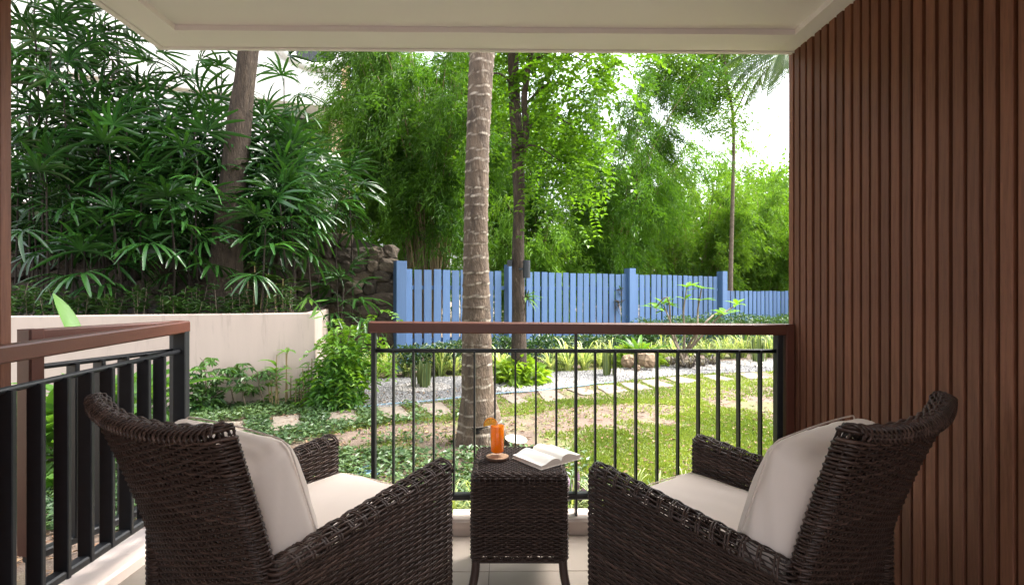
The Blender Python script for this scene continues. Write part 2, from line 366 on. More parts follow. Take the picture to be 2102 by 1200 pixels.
# slatted timber walls
def slat_wall(name, label, x_face, y0, y1, sgn, zt, pitch=.0540, w=.0395, d=.03):
    t = thing(name, label, 'slatted wall', (x_face, y1, 0))
    mb = MB(); box(mb, (x_face+sgn*d, y0, -.2), (x_face+sgn*(d+.15), y1-.012, zt)); mb.build('backing_panel', M['slat_dark'], t)
    sm = MB(); rbox(sm, (-d/2, -w/2, .0), (d/2, w/2, zt), .0012); me = sm.mesh('slat'); me.materials.append(M['slat'])
    y = y1-w/2; k = 0
    while y-w/2 > y0:
        inst('slat', me, t, (x_face+sgn*(d/2+random.uniform(-.0015, .0015)), y, 0), (0, 0, random.uniform(-.012, .012)))
        y -= pitch+random.uniform(-.002, .002)+(.010 if k == 3 and sgn > 0 else 0); k += 1
    # end boards facing the garden
    em = MB(); rbox(em, (x_face+sgn*(d+.003), y1-.010, .0), (x_face+sgn*(d+.05), y1+.012, zt), .002); em.build('end_slat', M['slat'], t)
    return t
slat_wall('slat_wall', 'long red-brown wall of upright timber slats beside the wicker armchair', 1.478, -1.4, 2.66, 1, ZC+.02)
slat_wall('slat_wall', 'narrow end of a brown slatted wall behind the black railing', -1.742, -1.4, 1.852, -1, 3.2)

# railings -----------------------------------------------------------------
YR = 2.62
def front_railing():
    t = thing('balcony_railing', 'black iron balcony railing under brown handrail, facing the lawn behind the wicker table', 'railing', (0.35, YR, .08))
    xl = at(767.5, 700, YR)[0]; xr = at(1597, 700, YR)[0]; xt = at(1617, 700, YR)[0]
    zl, zr = at(767, 659.5, YR)[2], at(1617, 664.5, YR)[2]
    hh = .056
    mb = MB(); beam(mb, (xl-.018, YR, zl-hh/2), (xt-.026, YR, zr-hh/2), .062, hh, .006); mb.build('handrail', M['rail_wood'], t)
    mb = MB(); rbox(mb, (xt-.024, YR-.030, .079), (xt+.022, YR+.030, zr), .005); mb.build('timber_post', M['rail_wood'], t)
    mb = MB(); box(mb, (xl-.023, YR-.026, zl-hh+.006), (xl-.0185, YR+.026, zl-.006)); mb.build('end_cap', M['iron'], t)
    zm = at(1180, 720, YR)[2]; zb = at(1180, 1016, YR)[2]
    mb = MB(); tube(mb, curve([(xl, YR, zm+.004), (xr, YR, zm-.003)], 8), .0105, 8); mb.build('mid_rail', M['iron'], t, smooth=True)
    mb = MB(); rbox(mb, (xl, YR-.022, zb-.016), (xr, YR+.022, zb+.016), .006); mb.build('bottom_rail', M['iron'], t)
    pm = MB(); rbox(pm, (-.0095, -.025, 0), (.0095, .025, 1), .003); pmesh = pm.mesh('post'); pmesh.materials.append(M['iron'])
    for x, z1, sx in ((xl, zl-hh, 1.0), (at(1182, 700, YR)[0], .5*(zl+zr)-hh, .62), (xr, zr-hh, 1.6)):
        inst('post', pmesh, t, (x, YR, .076), scale=(sx, .9, z1-.076))
    bm = MB(); rbox(bm, (-.0042, -.019, 0), (.0042, .019, zm-zb-.012), .0015); bmesh_ = bm.mesh('baluster'); bmesh_.materials.append(M['iron'])
    for px in (808, 849, 890.5, 932, 974, 1016, 1058, 1100, 1142, 1221.5, 1262.5, 1305, 1348.5, 1391, 1433, 1474, 1515.5, 1560):
        inst('baluster', bmesh_, t, (at(px, 800, YR)[0], YR, zb+.014), (0, 0, random.uniform(-.02, .02)))
front_railing()

def flat_railing(label, p0, p1, z_of, n, post0, post1, hw=.062, timber=None):
    # railing between plan points p0 (far corner) and p1 (near the camera); z_of(level, s) with s = metres from p0
    p0, p1 = np.array(p0), np.array(p1); L = np.linalg.norm(p1-p0); dr = (p1-p0)/L
    P = lambda s, lev: np.array([*(p0+dr*s), z_of(lev, s)])
    t = thing('balcony_railing', label, 'railing', (p0[0], p0[1], .06))
    mb = MB(); beam(mb, P(-.02, 'top')-[0, 0, .028], P(L, 'top')-[0, 0, .028], hw, .056, .006); mb.build('handrail', M['rail_wood'], t)
    mb = MB(); tube(mb, curve([P(0, 'mid'), P(L, 'mid')], 12), .011, 8); mb.build('mid_rail', M['iron'], t, smooth=True)
    mb = MB(); beam(mb, P(0, 'bot'), P(L, 'bot'), .046, .032, .006); mb.build('bottom_rail', M['iron'], t)
    ang = math.atan2(dr[1], dr[0])-PI/2
    pm = MB(); rbox(pm, (-.027, -.009, 0), (.027, .009, 1), .003); me = pm.mesh('baluster'); me.materials.append(M['iron'])
    for s in n:
        zb = z_of('bot', s)+.012; zt = z_of('mid', s)
        inst('baluster', me, t, (*(p0+dr*s), zb), (0, 0, ang), (1, 1, zt-zb))
    for s, wdt in post0:
        zb = z_of('bot', s)-.02 if s > .01 else z_of('bot', s)-.10; zt = z_of('top', s)-.05
        inst('post', me, t, (*(p0+dr*s), zb), (0, 0, ang), (1.15, wdt, zt-zb))
    if timber is not None:
        mb = MB(); Mx = (np.array([[math.cos(ang), -math.sin(ang), 0], [math.sin(ang), math.cos(ang), 0], [0, 0, 1.]]), np.array([*(p0+dr*timber), 0]))
        rbox(mb, (-.036, -.026, .215), (.036, .026, z_of('top', timber)+.001), .006, M=Mx); mb.build('timber_post', M['rail_wood'], t)
        mb = MB(); rbox(mb, (-.012, -.012, .05), (.012, .012, .213), .002, M=Mx); mb.build('foot', M['iron'], t)
    return t
XS = -1.585
def zleft(lev, s):
    return {'top': 1.064-.030*s, 'mid': .918-.028*s, 'bot': .205-.055*s if s < .7 else .205-.055*.7-.01*(s-.7)}[lev]
flat_railing('black flat-bar iron railing with brown handrail running past the wicker armchair', (XS, 2.56), (XS, -2.5), zleft,
             [0.16+.1045*k for k in range(26)], ((0.0, 2.2),), ())
flat_railing('short angled black railing with brown end post behind the long railing', (XS-.045, 2.60), (-1.80, 1.975),
             lambda lev, s: {'top': 1.064, 'mid': .918, 'bot': .20}[lev], [.17+.105*k for k in range(4)], ((0.0, 2.2),), (), timber=.635)

# ================================================================== FENCE
A_F = math.radians(60.9); FD = np.array([math.sin(A_F), math.cos(A_F)]); FN = np.array([FD[1], -FD[0]])   # FN points towards the balcony
Z1 = 8.6; FP = at(820, 600, Z1)[:2]
def fence_t(px):
    d = ray(px, 602)[:2]; A = np.array([d, -FD]).T; k, t = np.linalg.solve(A, FP); return t
def fpt(t, off=0): return FP+FD*t+FN*off
def fence(name, label, t0, t1, top, posts, ptop, pitch=.17):
    o = thing(name, label, 'fence', (*fpt(t0), GZ))
    rz = math.atan2(FD[1], FD[0])
    pm = MB(); rbox(pm, (-.068, -.011, 0), (.068, .011, 1), .004); me = pm.mesh('picket'); me.materials.append(M['fence'])
    t = t0+.15
    while t < t1-.05:
        if all(abs(t-p) > .14 for p in posts):
            h = top-GZ-.06+random.uniform(-.008, .008)
            inst('picket', me, o, (*fpt(t, .012+random.uniform(-.002, .002)), GZ+.06), (random.uniform(-.006, .006), random.uniform(-.006, .006), rz), (random.uniform(.96, 1.02), 1, h))
        t += pitch
    for z in (.40, 1.05 if top < 1.4 else 1.30):
        mb = MB(); beam(mb, (*fpt(t0, -.035), z), (*fpt(t1, -.035), z), .045, .07); mb.build('rail', M['fence'], o)
    qm = MB(); rbox(qm, (-.09, -.09, 0), (.09, .09, 1), .008); qe = qm.mesh('post'); qe.materials.append(M['fence'])
    for p in posts: inst('post', qe, o, (*fpt(p, .03), GZ), (0, 0, rz), (1, 1, ptop-GZ))
    return o
tp = [fence_t(820), fence_t(1046), fence_t(1291), fence_t(1480)]
fence('picket_fence', 'tall blue picket fence with four square posts behind the coconut palm', tp[0], tp[3], 1.61, tp, 1.735)
fence('picket_fence', 'lower blue picket fence beyond the last tall post near the slatted wall', tp[3]+.1, tp[3]+6.5, 1.262, [tp[3]+6.6], 1.35)

# ================================================================== STONE WALL + PLANTER
WA, WB = np.array([-1.86, 8.72]), np.array([-8.6, 7.75]); WL = np.linalg.norm(WB-WA); WD = (WB-WA)/WL; WN = np.array([WD[1], -WD[0]])*-1
if WN[1] > 0: WN = -WN
def wtop(s): return 1.98+.28*min(s/.9, 1)+.30*min(max(s-.9, 0)/4, 1)
sw = thing('stone_wall', 'dark rough fieldstone retaining wall behind the palms, ending at the blue fence', 'stone wall', (*WA, GZ))
mb = MB()
ss = np.linspace(0, WL, 20)
for a, b in zip(ss[:-1], ss[1:]):
    pa, pb = WA+WD*a, WA+WD*b; qa, qb = pa-WN*.5, pb-WN*.5
    za, zb = wtop(a)-.06, wtop(b)-.06
    mb.add([[*pa, GZ-.1], [*pb, GZ-.1], [*pb, zb], [*pa, za], [*qa, za], [*qb, zb]], [[0, 1, 2, 3], [3, 2, 5, 4]])
mb.build('mortar_core', M['mortar'], sw)
def stone_mesh(seed, n=2):
    r = np.random.default_rng(seed); g = np.linspace(-1, 1, n+1); V = {}; vs = []; qs = []
    def vid(p):
        k = tuple(np.round(p, 4))
        if k not in V: V[k] = len(vs); vs.append(p)
        return V[k]
    for ax in range(3):
        for sg in (-1, 1):
            for i in range(n):
                for j in range(n):
                    c = []
                    for (a, b) in ((i, j), (i+1, j), (i+1, j+1), (i, j+1)):
                        p = [0, 0, 0]; p[ax] = sg; p[(ax+1) % 3] = g[a]; p[(ax+2) % 3] = g[b]; c.append(vid(np.array(p, float)))
                    qs.append(c if sg > 0 else c[::-1])
    v = np.array(vs); sph = unit(v)*1.18; v = v*.30+sph*.70; v = v*(1+r.uniform(-.17, .17, (len(v), 1)))+r.uniform(-.09, .09, v.shape)
    m = MB(); m.add(v*.5, qs); return m
stones = []
for k in range(8):
    me = stone_mesh(100+k, 3).mesh('stone'); me.materials.append(M['stone']); stones.append(me)
cnt = 0; z = GZ+.1; row = 0
wr = math.atan2(WD[1], WD[0])
while z < 2.6 and cnt < 295:
    h = random.uniform(.15, .24); s = random.uniform(-.1, .05)
    while s < 6.2 and cnt < 298:
        w = random.uniform(.17, .38)
        if z+h*.75 < wtop(max(s, 0)) and (z > .75 or s < 1.35):
            c = WA+WD*(s+w/2)+WN*random.uniform(-.02, .06)
            inst('stone', random.choice(stones), sw, (*c, z+h/2+random.uniform(-.03, .03)), (random.uniform(-.15, .15), random.uniform(-.25, .25), wr+random.uniform(-.15, .15)), (w*1.06, .20, h*1.06)); cnt += 1
        s += w
    z += h*.97

PA, PB = np.array([-2.24, 6.16]), np.array([-7.4, 4.62]); PD = unit(PB-PA); PNn = np.array([PD[1], -PD[0]])
if PNn[1] > 0: PNn = -PNn
pw = thing('planter_wall', 'low pale pink rendered garden wall holding the palm bed', 'garden wall', (*PA, GZ))
mb = MB(); L_ = np.linalg.norm(PB-PA)
zt = .968
v = []
for p, zz in ((PA, zt), (PB, zt)):
    for off in (0, -.16):
        q = p+PNn*off; v += [[*q, GZ-.1], [*q, zz]]
mb.add(v, [[0, 4, 5, 1], [2, 3, 7, 6], [1, 5, 7, 3], [0, 1, 3, 2], [4, 6, 7, 5]])
mb.build('face', M['pinkwall'], pw, bevel=.012)
mb = MB(); ra = PA-PNn*.163+np.array([-.02, 0]); rb_ = np.array([-2.86, 8.45]); v = []
for p in (ra, rb_):
    for off in (0, -.15): v += [[p[0]+off, p[1], GZ-.1], [p[0]+off, p[1], zt-.012]]
mb.add(v, [[0, 4, 5, 1], [2, 3, 7, 6], [1, 5, 7, 3], [0, 1, 3, 2], [4, 6, 7, 5]]); mb.build('return_face', M['pinkwall'], pw, bevel=.01)
def front(px, off=.16):
    # ground point this far in front of the pink wall, on the sight line px
    d = ray(px, 602)[:2]; k = np.linalg.solve(np.array([d, -PD]).T, PA+PNn*off)[0]; return np.array([*(d*k), GZ])
mb = MB(); q0 = PA-PNn*.1+np.array([-.1, 0]); q1 = PB-PNn*.1
nx = 30; ny = 10; V = []
for i in range(nx+1):
    for j in range(ny+1):
        a = q0+(q1-q0)*i/nx; b = WA+np.array([-1.05, -.1])+(WB-WA)*i/nx; p = a+(b-a)*j/ny; V.append([*p, .90+.05*math.sin(i*1.3)*math.sin(j*.9)+.12*j/ny])
mb.add(V, [[i*(ny+1)+j, (i+1)*(ny+1)+j, (i+1)*(ny+1)+j+1, i*(ny+1)+j+1] for i in range(nx) for j in range(ny)])
struct(mb.build('planter_soil', M['soil'], smooth=True))

# ================================================================== HOUSE beyond
hs = thing('white_house', 'white neighbouring house with dark openings glimpsed behind the palms and bamboo', 'house', (-6.5, 13.5, 0))
HA, HB = np.array([-15.0, 11.5]), np.array([-4.9, 15.6]); HD = unit(HB-HA); HL = np.linalg.norm(HB-HA); HN = np.array([HD[1], -HD[0]])
def hbox(name, s0, s1, z0, z1, d0, d1, m):
    b = MB(); Mx = (np.array([[HD[0], HN[0], 0], [HD[1], HN[1], 0], [0, 0, 1.]]), np.array([*HA, 0])); box(b, (s0, d0, z0), (s1, d1, z1), M=Mx); return b.build(name, m, hs)
hbox('wall', 0, HL, GZ, 5.3, -6, 0, M['white']); hbox('wall', 0, HL-2.0, 5.3, 6.7, -6, -.003, M['white'])
hbox('wall', HL-2.0, HL, 5.3, 6.7, -6, -1.2, M['glass_and_shade']); hbox('wall', HL-.3, HL-.002, 5.3, 6.7, -1.199, -.003, M['peach'])  # near-black back of the opening: the shade inside is put into its colour
hbox('balcony_front', HL-2.1, HL, 4.75, 5.25, .002, .14, M['white'])
hbox('wall', 0, HL, 6.7, 7.85, -6, .15, M['white']); hbox('wall', 0, HL-1.25, 7.85, 10.5, -6, 0, M['white']); hbox('upper_window', HL-1.25, HL-.15, 7.85, 9.6, -6, -.6, M['glass_and_shade'])
hbox('wall', HL-.15, HL, 7.85, 10.5, -6, 0, M['white'])
mb = MB(); pts = []
for k in range(25):
    a = PI+PI*k/24; s_ = HL-.75+1.15*math.cos(a); z_ = 8.95+1.15*math.sin(a); p = HA+HD*s_+HN*.12; pts.append([*p, z_])
tube(mb, pts, .16, 8); mb.build('curved_moulding', M['white'], hs, smooth=True)
hbox('side_wall', HL, HL+.3, GZ, 10.4, -6, -.4, M['peach'])
for s0 in (1.5, 4.0, 6.3):
    f = hbox('window', s0, s0+1.3, 3.7, 5.1, -.02, .06, M['white']); b = MB(); Mx = (np.array([[HD[0], HN[0], 0], [HD[1], HN[1], 0], [0, 0, 1.]]), np.array([*HA, 0]))
    box(b, (s0+.09, .061, 3.79), (s0+1.21, .068, 5.01), M=Mx); b.build('pane', M['glass_and_shade'], f)
hbox('roof', -.4, HL+.5, 10.5, 10.8, -6.4, .5, M['white'])

# ================================================================== TREES
def ring_trunk(path, radii, n=170, sides=36):
    P = curve(path, n); zz = np.linspace(0, 1, n); R = np.interp(P[:, 2], *zip(*radii)) if isinstance(radii[0], tuple) else np.interp(zz, np.linspace(0, 1, len(radii)), radii)
    d = np.r_[0, np.cumsum(np.linalg.norm(np.diff(P, axis=0), axis=1))]
    th = np.arange(sides)/sides*2*PI
    rr = np.random.default_rng(3); pos = [.18]
    while pos[-1] < d[-1]: pos.append(pos[-1]+rr.uniform(.07, .135))
    pos = np.array(pos); tiltA = rr.uniform(-.018, .018, len(pos)); tiltP = rr.uniform(0, 6, len(pos))
    v = np.zeros((n, sides, 3)); tint = np.zeros((n, sides))
    for j in range(sides):
        q = pos+tiltA*np.cos(th[j]-tiltP)+.006*np.sin(5*th[j]+tiltP)
        k = np.clip(np.searchsorted(q, d)-1, 0, len(q)-2); f = np.clip((d-q[k])/(q[k+1]-q[k]), 0, 1)
        bulge = 1+.06*(1-f)**2.2*(.35+.65*np.clip((d-.3)/.8, 0, 1))+.012*np.sin(3*th[j]+d*2)+.01*np.sin(7*th[j]+d*9)
        flare = 1+.05*np.sin(9*th[j]+2)*np.exp(-d/.35)
        dist = np.minimum(np.abs(d-q[k]), np.abs(d-q[k+1]))
        tint[:, j] = np.exp(-(dist/.0095)**2)*(.55+.3*np.sin(4*th[j]+k*1.7)+.35*np.sin(k*2.3))
        v[:, j] = P+np.stack([np.cos(th[j])*R*bulge*flare, np.sin(th[j])*R*bulge*flare, np.zeros(n)], 1)
    i = np.arange(n-1)[:, None]; j = np.arange(sides)[None]; j2 = (j+1) % sides
    m = MB(); m.add(v.reshape(-1, 3), np.stack([i*sides+j, i*sides+j2, (i+1)*sides+j2, (i+1)*sides+j], -1).reshape(-1, 4), tint=tint.reshape(-1)); return m
def pinnate(L=2.6, n=44, ll=.55, seed=0, sag=.9):
    r = np.random.default_rng(seed); m = MB(); t = np.linspace(0, 1, 14)
    ra = np.stack([L*t*(1-.12*t), 0*t, .55*t-sag*t*t*1.3], 1)
    tube(m, ra, np.linspace(.022, .004, 14), 5, tint=.6)
    tt = np.linspace(.16, .99, n); Pk = np.stack([np.interp(tt, t, ra[:, k]) for k in range(3)], 1)
    T = unit(np.gradient(Pk, axis=0))
    for sgn in (-1, 1):
        d = T*.55+np.array([0, sgn, 0])*.8+np.array([0, 0, -.35]); L2 = ll*np.sin(np.clip(tt*1.05+.12, 0, 1)*PI)**.5*r.uniform(.85, 1.1, n)
        for k in range(n):
            s = np.linspace(0, 1, 4)[:, None]; P = Pk[k]+unit(d[k])*s*L2[k]+np.array([0, 0, -1])*(s**2)*L2[k]*.45
            blade(m, P, .032*np.array([.7, 1, .7, .05]), [0, 0, 1], r.uniform(.2, .9))
    return m
fronds = []
for k in range(3):
    me = pinnate(seed=k, sag=.7+.25*k).mesh('frond', smooth=True); me.materials.append(LF['coco']); fronds.append(me)
def coconut_crown(t, top, n, sc, zlo):
    for k in range(n):
        a = k*2.4+.3; el = random.uniform(zlo, .9)
        inst('frond', random.choice(fronds), t, (top[0]+.08*math.cos(a), top[1]+.08*math.sin(a), top[2]+random.uniform(-.15, .1)), (random.uniform(-.3, .3), -el, a), sc*random.uniform(.85, 1.1))

# palm in front of the railing
base = gnd(989, 908); Yp = base[1]
pth = [at(989, 912, Yp)+[0, 0, -.05], at(984, 850, Yp), at(979, 760, Yp), at(978, 650, Yp), at(977, 500, Yp), at(981, 300, Yp), at(990, 110, Yp), at(1000, 0, Yp)+[0, .05, 0], at(1015, -300, Yp)+[0, .2, 0], at(1040, -640, Yp)+[.1, .35, 0]]
t = thing('coconut_palm', 'ringed grey coconut palm trunk rising from the lawn behind the small wicker table', 'palm tree', (base[0], Yp, GZ))
ring_trunk(pth, [(-.13, .235), (0, .205), (.15, .178), (.34, .140), (.7, .126), (1.0, .121), (1.6, .103), (2.5, .098), (3.3, .106), (6.5, .095)], n=460).build('trunk', M['palmbark'], t, smooth=True)
coconut_crown(t, pth[-1], 13, 1.05, -.2)
h_c = at(982, 884, Yp-.203); mb = MB(); g = MB()
th = np.linspace(0, 2*PI, 17)[:-1]
v = [[h_c[0]+.085*math.cos(a)*(1+.2*math.sin(3*a)), h_c[1]-.0+.05*abs(math.cos(a))**2, h_c[2]+.034*math.sin(a)*(1+.3*math.sin(2*a+1))] for a in th]+[[h_c[0], h_c[1]+.002, h_c[2]]]
mb.add(v, None, [[i, (i+1) % 16, 16] for i in range(16)]); mb.build('hollow_shade_patch', M['hollow_shade'], t)  # dark patch on the bark; its colour stands in for shade in a hollow

def bark_trunk(path, radii, n=70, sides=20, seed=0, amp=.07):
    r = np.random.default_rng(seed); P = curve(path, n); R = np.interp(np.linspace(0, 1, n), np.linspace(0, 1, len(radii)), radii)
    th = np.arange(sides)/sides*2*PI; z = np.linspace(0, 1, n)*8
    k = 1+amp*(np.sin(3*th[None]+z[:, None]*.9+r.uniform(0, 6))+.6*np.sin(5*th[None]-z[:, None]*1.7+r.uniform(0, 6))+.5*np.sin(2*th[None]+z[:, None]*4))
    v = P[:, None]+np.stack([np.cos(th)[None]*R[:, None]*k, np.sin(th)[None]*R[:, None]*k, 0*k], -1)
    i = np.arange(n-1)[:, None]; j = np.arange(sides)[None]; j2 = (j+1) % sides
    m = MB(); m.add(v.reshape(-1, 3), np.stack([i*sides+j, i*sides+j2, (i+1)*sides+j2, (i+1)*sides+j], -1).reshape(-1, 4)); return m
def crown(mb, centers, n, L, W, spread, droop=.4, tlo=.1, thi=.9, zb=(-.7, .5)):
    centers = np.asarray(centers, float); k = rng.integers(0, len(centers), n); C = centers[k]+rng.normal(0, 1, (n, 3))*np.asarray(spread)
    D = rdir(n, *zb); N = unit(rng.normal(0, .5, (n, 3))+[0, 0, 1]); base_t = rng.uniform(tlo, thi, len(centers))
    tn = np.clip(base_t[k]+rng.normal(0, .15, n), 0, 1)
    leaves(mb, C, D, N, L*rng.uniform(.7, 1.2, n), W*rng.uniform(.7, 1.2, n), tn, droop=droop*.3)

# trunk standing in the palm bed
Yt = 6.95
pt = [at(462, 640, Yt), at(464, 560, Yt), at(470, 470, Yt), at(480, 370, Yt), at(494, 240, Yt), at(508, 112, Yt), at(520, -60, Yt), at(535, -300, Yt)]
t = thing('broadleaf_tree', 'thick brown bare trunk standing among the lady palms in the planter bed', 'tree', (pt[0][0], Yt, .9))
bm = bark_trunk(pt, [.235, .185, .16, .142, .125, .115, .11, .09], seed=2)
bm.build('trunk', M['bark'], t, smooth=True)
mb = MB(); tips = []
for a, e in ((.3, 1.0), (2.2, .9), (3.9, 1.1), (5.2, .7)):
    e_ = pt[-1]+np.array([math.cos(a)*1.6, math.sin(a)*1.6, 1.4*e]); tube(mb, curve([pt[-1]-[0, 0, .3], pt[-1]+(e_-pt[-1])*.5+[0, 0, .25], e_], 10), np.linspace(.07, .02, 10), 7); tips += [e_, pt[-1]+(e_-pt[-1])*.7+[0, 0, .4]]
mb.build('limb', M['bark'], t, smooth=True)
for a, rr_, zz in ((2.9, 2.6, 1.2), (3.3, 3.4, 1.6), (2.4, 2.2, .9), (3.8, 1.6, 1.3), (.2, 1.2, 1.2), (1.6, 1.2, .9)):  # extra out-of-view leaf clusters, added so the crown shades the palm bed
    tips.append(pt[-1]+np.array([math.cos(a)*rr_, math.sin(a)*rr_*.6, zz]))
mb = MB(); crown(mb, tips, 9000, .24, .12, (.75, .6, .3)); mb.build('crown', LF['dark'], t)

# young tree with bright round leaves, just right of the palm
Y2 = 7.35
pt = [at(1066, 770, Y2), at(1066, 700, Y2), at(1064, 620, Y2), at(1063, 540, Y2), at(1065, 400, Y2), at(1062, 300, Y2), at(1056, 200, Y2), at(1053, 105, Y2), at(1050, -150, Y2)]
t = thing('broadleaf_tree', 'slim forked tree with bright round leaves and a lamp strapped to its trunk', 'tree', (pt[0][0], Y2, GZ))
bark_trunk(pt, [.115, .098, .085, .08, .088, .08, .075, .07, .05], seed=5, amp=.05).build('trunk', M['bark'], t, smooth=True)
mb = MB()
lb = [at(1068, 335, Y2), at(1080, 270, Y2-.1), at(1076, 205, Y2-.15), at(1090, 110, Y2-.2), at(1120, -40, Y2-.3)]
tube(mb, curve(lb, 24), np.linspace(.055, .03, 24), 9)
br = []
for a, b, c in (((1080, 270), (1120, 235), (1180, 260)), ((1078, 215), (1130, 170), (1200, 190)), ((1085, 130), (1140, 105), (1210, 130)), ((1060, 180), (1020, 150), (985, 170)), ((1090, 100), (1150, 40), (1220, 60)), ((1065, 300), (1100, 300), (1150, 330))):
    q = [at(*a, Y2-.1), at(*b, Y2-.4), at(*c, Y2-.6)]; tube(mb, curve(q, 12), np.linspace(.022, .006, 12), 5); br += [q[1], q[2]]
mb.build('branch', M['bark'], t, smooth=True)
def sprays(mb, cs, nper, L, W, pairs=6, sl=.34, tl=(.2, .9), sg_=1.0):
    # pinnate sprays: short drooping stalks with paired rounded leaves
    for c in cs:
        ct = random.uniform(*tl)
        for _ in range(nper):
            p0 = np.asarray(c)+rng.normal(0, 1, 3)*[.26*sg_, .26*sg_, .20*sg_]; d = unit(np.array([*rng.normal(0, 1, 2), rng.uniform(-.9, .2)])); s = np.linspace(.15, 1, pairs)
            P = p0+d*s[:, None]*sl+np.array([0, 0, -1])*(s**2)[:, None]*sl*.5; side = unit(np.cross(d, [0, 0, 1])); k = len(s)
            for sg in (-1, 1):
                leaves(mb, P, d*.5+side*sg+rng.normal(0, .15, (k, 3)), np.tile([0, 0, 1.], (k, 1))+rng.normal(0, .3, (k, 3)), L*rng.uniform(.8, 1.15, k), W*rng.uniform(.85, 1.15, k), np.clip(ct+rng.normal(0, .15, k), 0, 1), fold=.12, wpos=.55, droop=.12)
cs = [at(px, py, Y2+dy) for px, py, dy in ((1110, 130, -.2), (1150, 115, -.4), (1190, 130, -.5), (1215, 115, -.5), (1100, 180, 0), (1140, 190, -.3), (1180, 185, -.5), (1200, 215, -.6), (1120, 240, -.2), (1160, 250, -.4), (1190, 262, -.6), (1135, 300, -.3), (1175, 310, -.5), (1195, 330, -.6), (1150, 350, -.4), (1180, 375, -.5), (1110, 330, .2), (1125, 390, .1), (1000, 130, .2), (1025, 180, .1), (1030, 115, 0), (1085, 100, 0), (1060, 60, 0), (1120, 60, -.2), (1180, 60, -.4), (1230, 70, -.4), (1010, 60, .2), (1100, 0, 0), (1160, 0, 0), (1040, 0, .1), (1060, -80, 0), (1130, -90, -.1), (1260, 110, -.3), (1020, 240, .3), (1090, 280, .3))]
mb = MB(); sprays(mb, cs, 19, .080, .056); mb.build('crown', LF['broad'], t)
# lamp strapped to that trunk and small junction box
t = thing('garden_spotlight', 'dark grey cylinder spotlight strapped to the slim tree above the blue fence', 'garden light', at(1079, 552, Y2-.1))
mb = MB(); c = at(1081, 552, Y2-.12); r_ = .052; lathe(mb, [(.001, -.125), (r_, -.125), (r_, .12), (r_*.92, .122), (r_*.9, .08), (.001, .08)], 20, c); mb.build('lamp_tube', M['lampm'], t, smooth=False)
mb = MB(); beam(mb, at(1066, 552, Y2-.08), c, .03, .03); mb.build('bracket', M['lampm'], t)
mb = MB(); box(mb, at(1041, 546, Y2-.1), at(1051, 534, Y2-.03)); mb.build('junction_box', M['lampm'], t)

# bamboo --------------------------------------------------------------------
def bamboo(name, label, base, ncul, H, spread, nleaf, mat, lean=(0, 0), lo=.3, Lf=.14, W=.019, rad=.5, group='bamboo clumps behind the fence', seed=1, tw=.55, azr=None, hvar=(.7, 1.05), ncl=None):
    r = np.random.default_rng(seed); t = thing(name, label, 'bamboo', (*base[:2], GZ), group=group)
    anchors, outd = [], []; culms = []
    for k in range(ncul):
        a = r.uniform(0, 2*PI) if azr is None else r.uniform(*azr); d = np.array([math.cos(a), math.sin(a), 0]); b = np.array([*base[:2], GZ])+d*r.uniform(.05, rad)*.7
        h = H*r.uniform(*hvar); out_ = spread*r.uniform(.25, 1.0); s = np.linspace(0, 1, 14)
        P = b+d*(out_*s**2.2)[:, None]+np.array([lean[0], lean[1], 0])*(s**1.8)[:, None]+np.array([0, 0, 1])*(h*(s-.16*s**4*(out_/spread)))[:, None]
        culms.append((P, r.uniform(.014, .026))); 
        for q in r.uniform(lo, 1, 16): anchors.append([np.interp(q, s, P[:, i]) for i in range(3)]); outd.append(d*(.4+q)+r.normal(0, .7, 3))
    for k, (P, rr_) in enumerate(culms[:60]):
        m = MB(); tube(m, P, np.linspace(rr_, .004, len(P)), 6); m.build('culm', M['culm'], t, smooth=True)
    A = np.array(anchors); Dd = unit(np.array(outd)); nb = len(A); per = max(1, nleaf//nb)
    ta = r.uniform(.05, .8, nb)+.15*(A[:, 2]/H)
    k = np.repeat(np.arange(nb), per); u = r.uniform(0, 1, len(k)); ln = r.uniform(.5, 1.2, nb)*tw
    C = A[k]+Dd[k]*(u*ln[k])[:, None]+np.array([0, 0, -1])*(u**2*ln[k]*.7)[:, None]+r.normal(0, .07, (len(k), 3))
    D = unit(Dd[k]*.6+r.normal(0, .55, (len(k), 3))+[0, 0, -.45]); N = unit(r.normal(0, .5, (len(k), 3))+[0, 0, 1])
    m = MB(); leaves(m, C, D, N, Lf*r.uniform(.6, 1.2, len(k)), W*r.uniform(.8, 1.2, len(k)), np.clip(ta[k]+r.normal(0, .12, len(k)), 0, 1), fold=.2, wpos=.35, droop=.15)
    o = m.build('foliage', mat, t); o['kind'] = 'stuff'
    return t
b1 = at(880, 600, 10.9)
bamboo('bamboo_clump', 'dense dark green bamboo clump with dry culms beside the stone wall end', b1, 58, 7.6, 2.0, 120000, LF['bamboo'], lo=.45, seed=11, rad=.55, tw=.8)
b2 = at(1235, 600, 14.0)
bamboo('bamboo_clump', 'tall feathery bamboo clump arching towards the open sky behind the third fence post', b2, 44, 9.0, 2.2, 90000, LF['bamboo'], lean=(.8, 0), lo=.28, seed=12, rad=.7, tw=.9, hvar=(.45, 1.0))
bamboo('bamboo_clump', 'yellow-green bamboo tuft hanging in front of the white house', at(650, 600, 10.6), 16, 5.0, .9, 11000, LF['bamboo_pale'], lo=.6, seed=13, rad=.3, tw=.5)
bamboo('bamboo_clump', 'bushy bright bamboo thicket beyond the tall fence panel with the frangipani in front', at(1420, 600, 17.5), 46, 6.2, 2.2, 60000, LF['bamboo_pale'], lo=.12, seed=14, rad=1.1, Lf=.17, W=.026, tw=.8, hvar=(.45, 1))
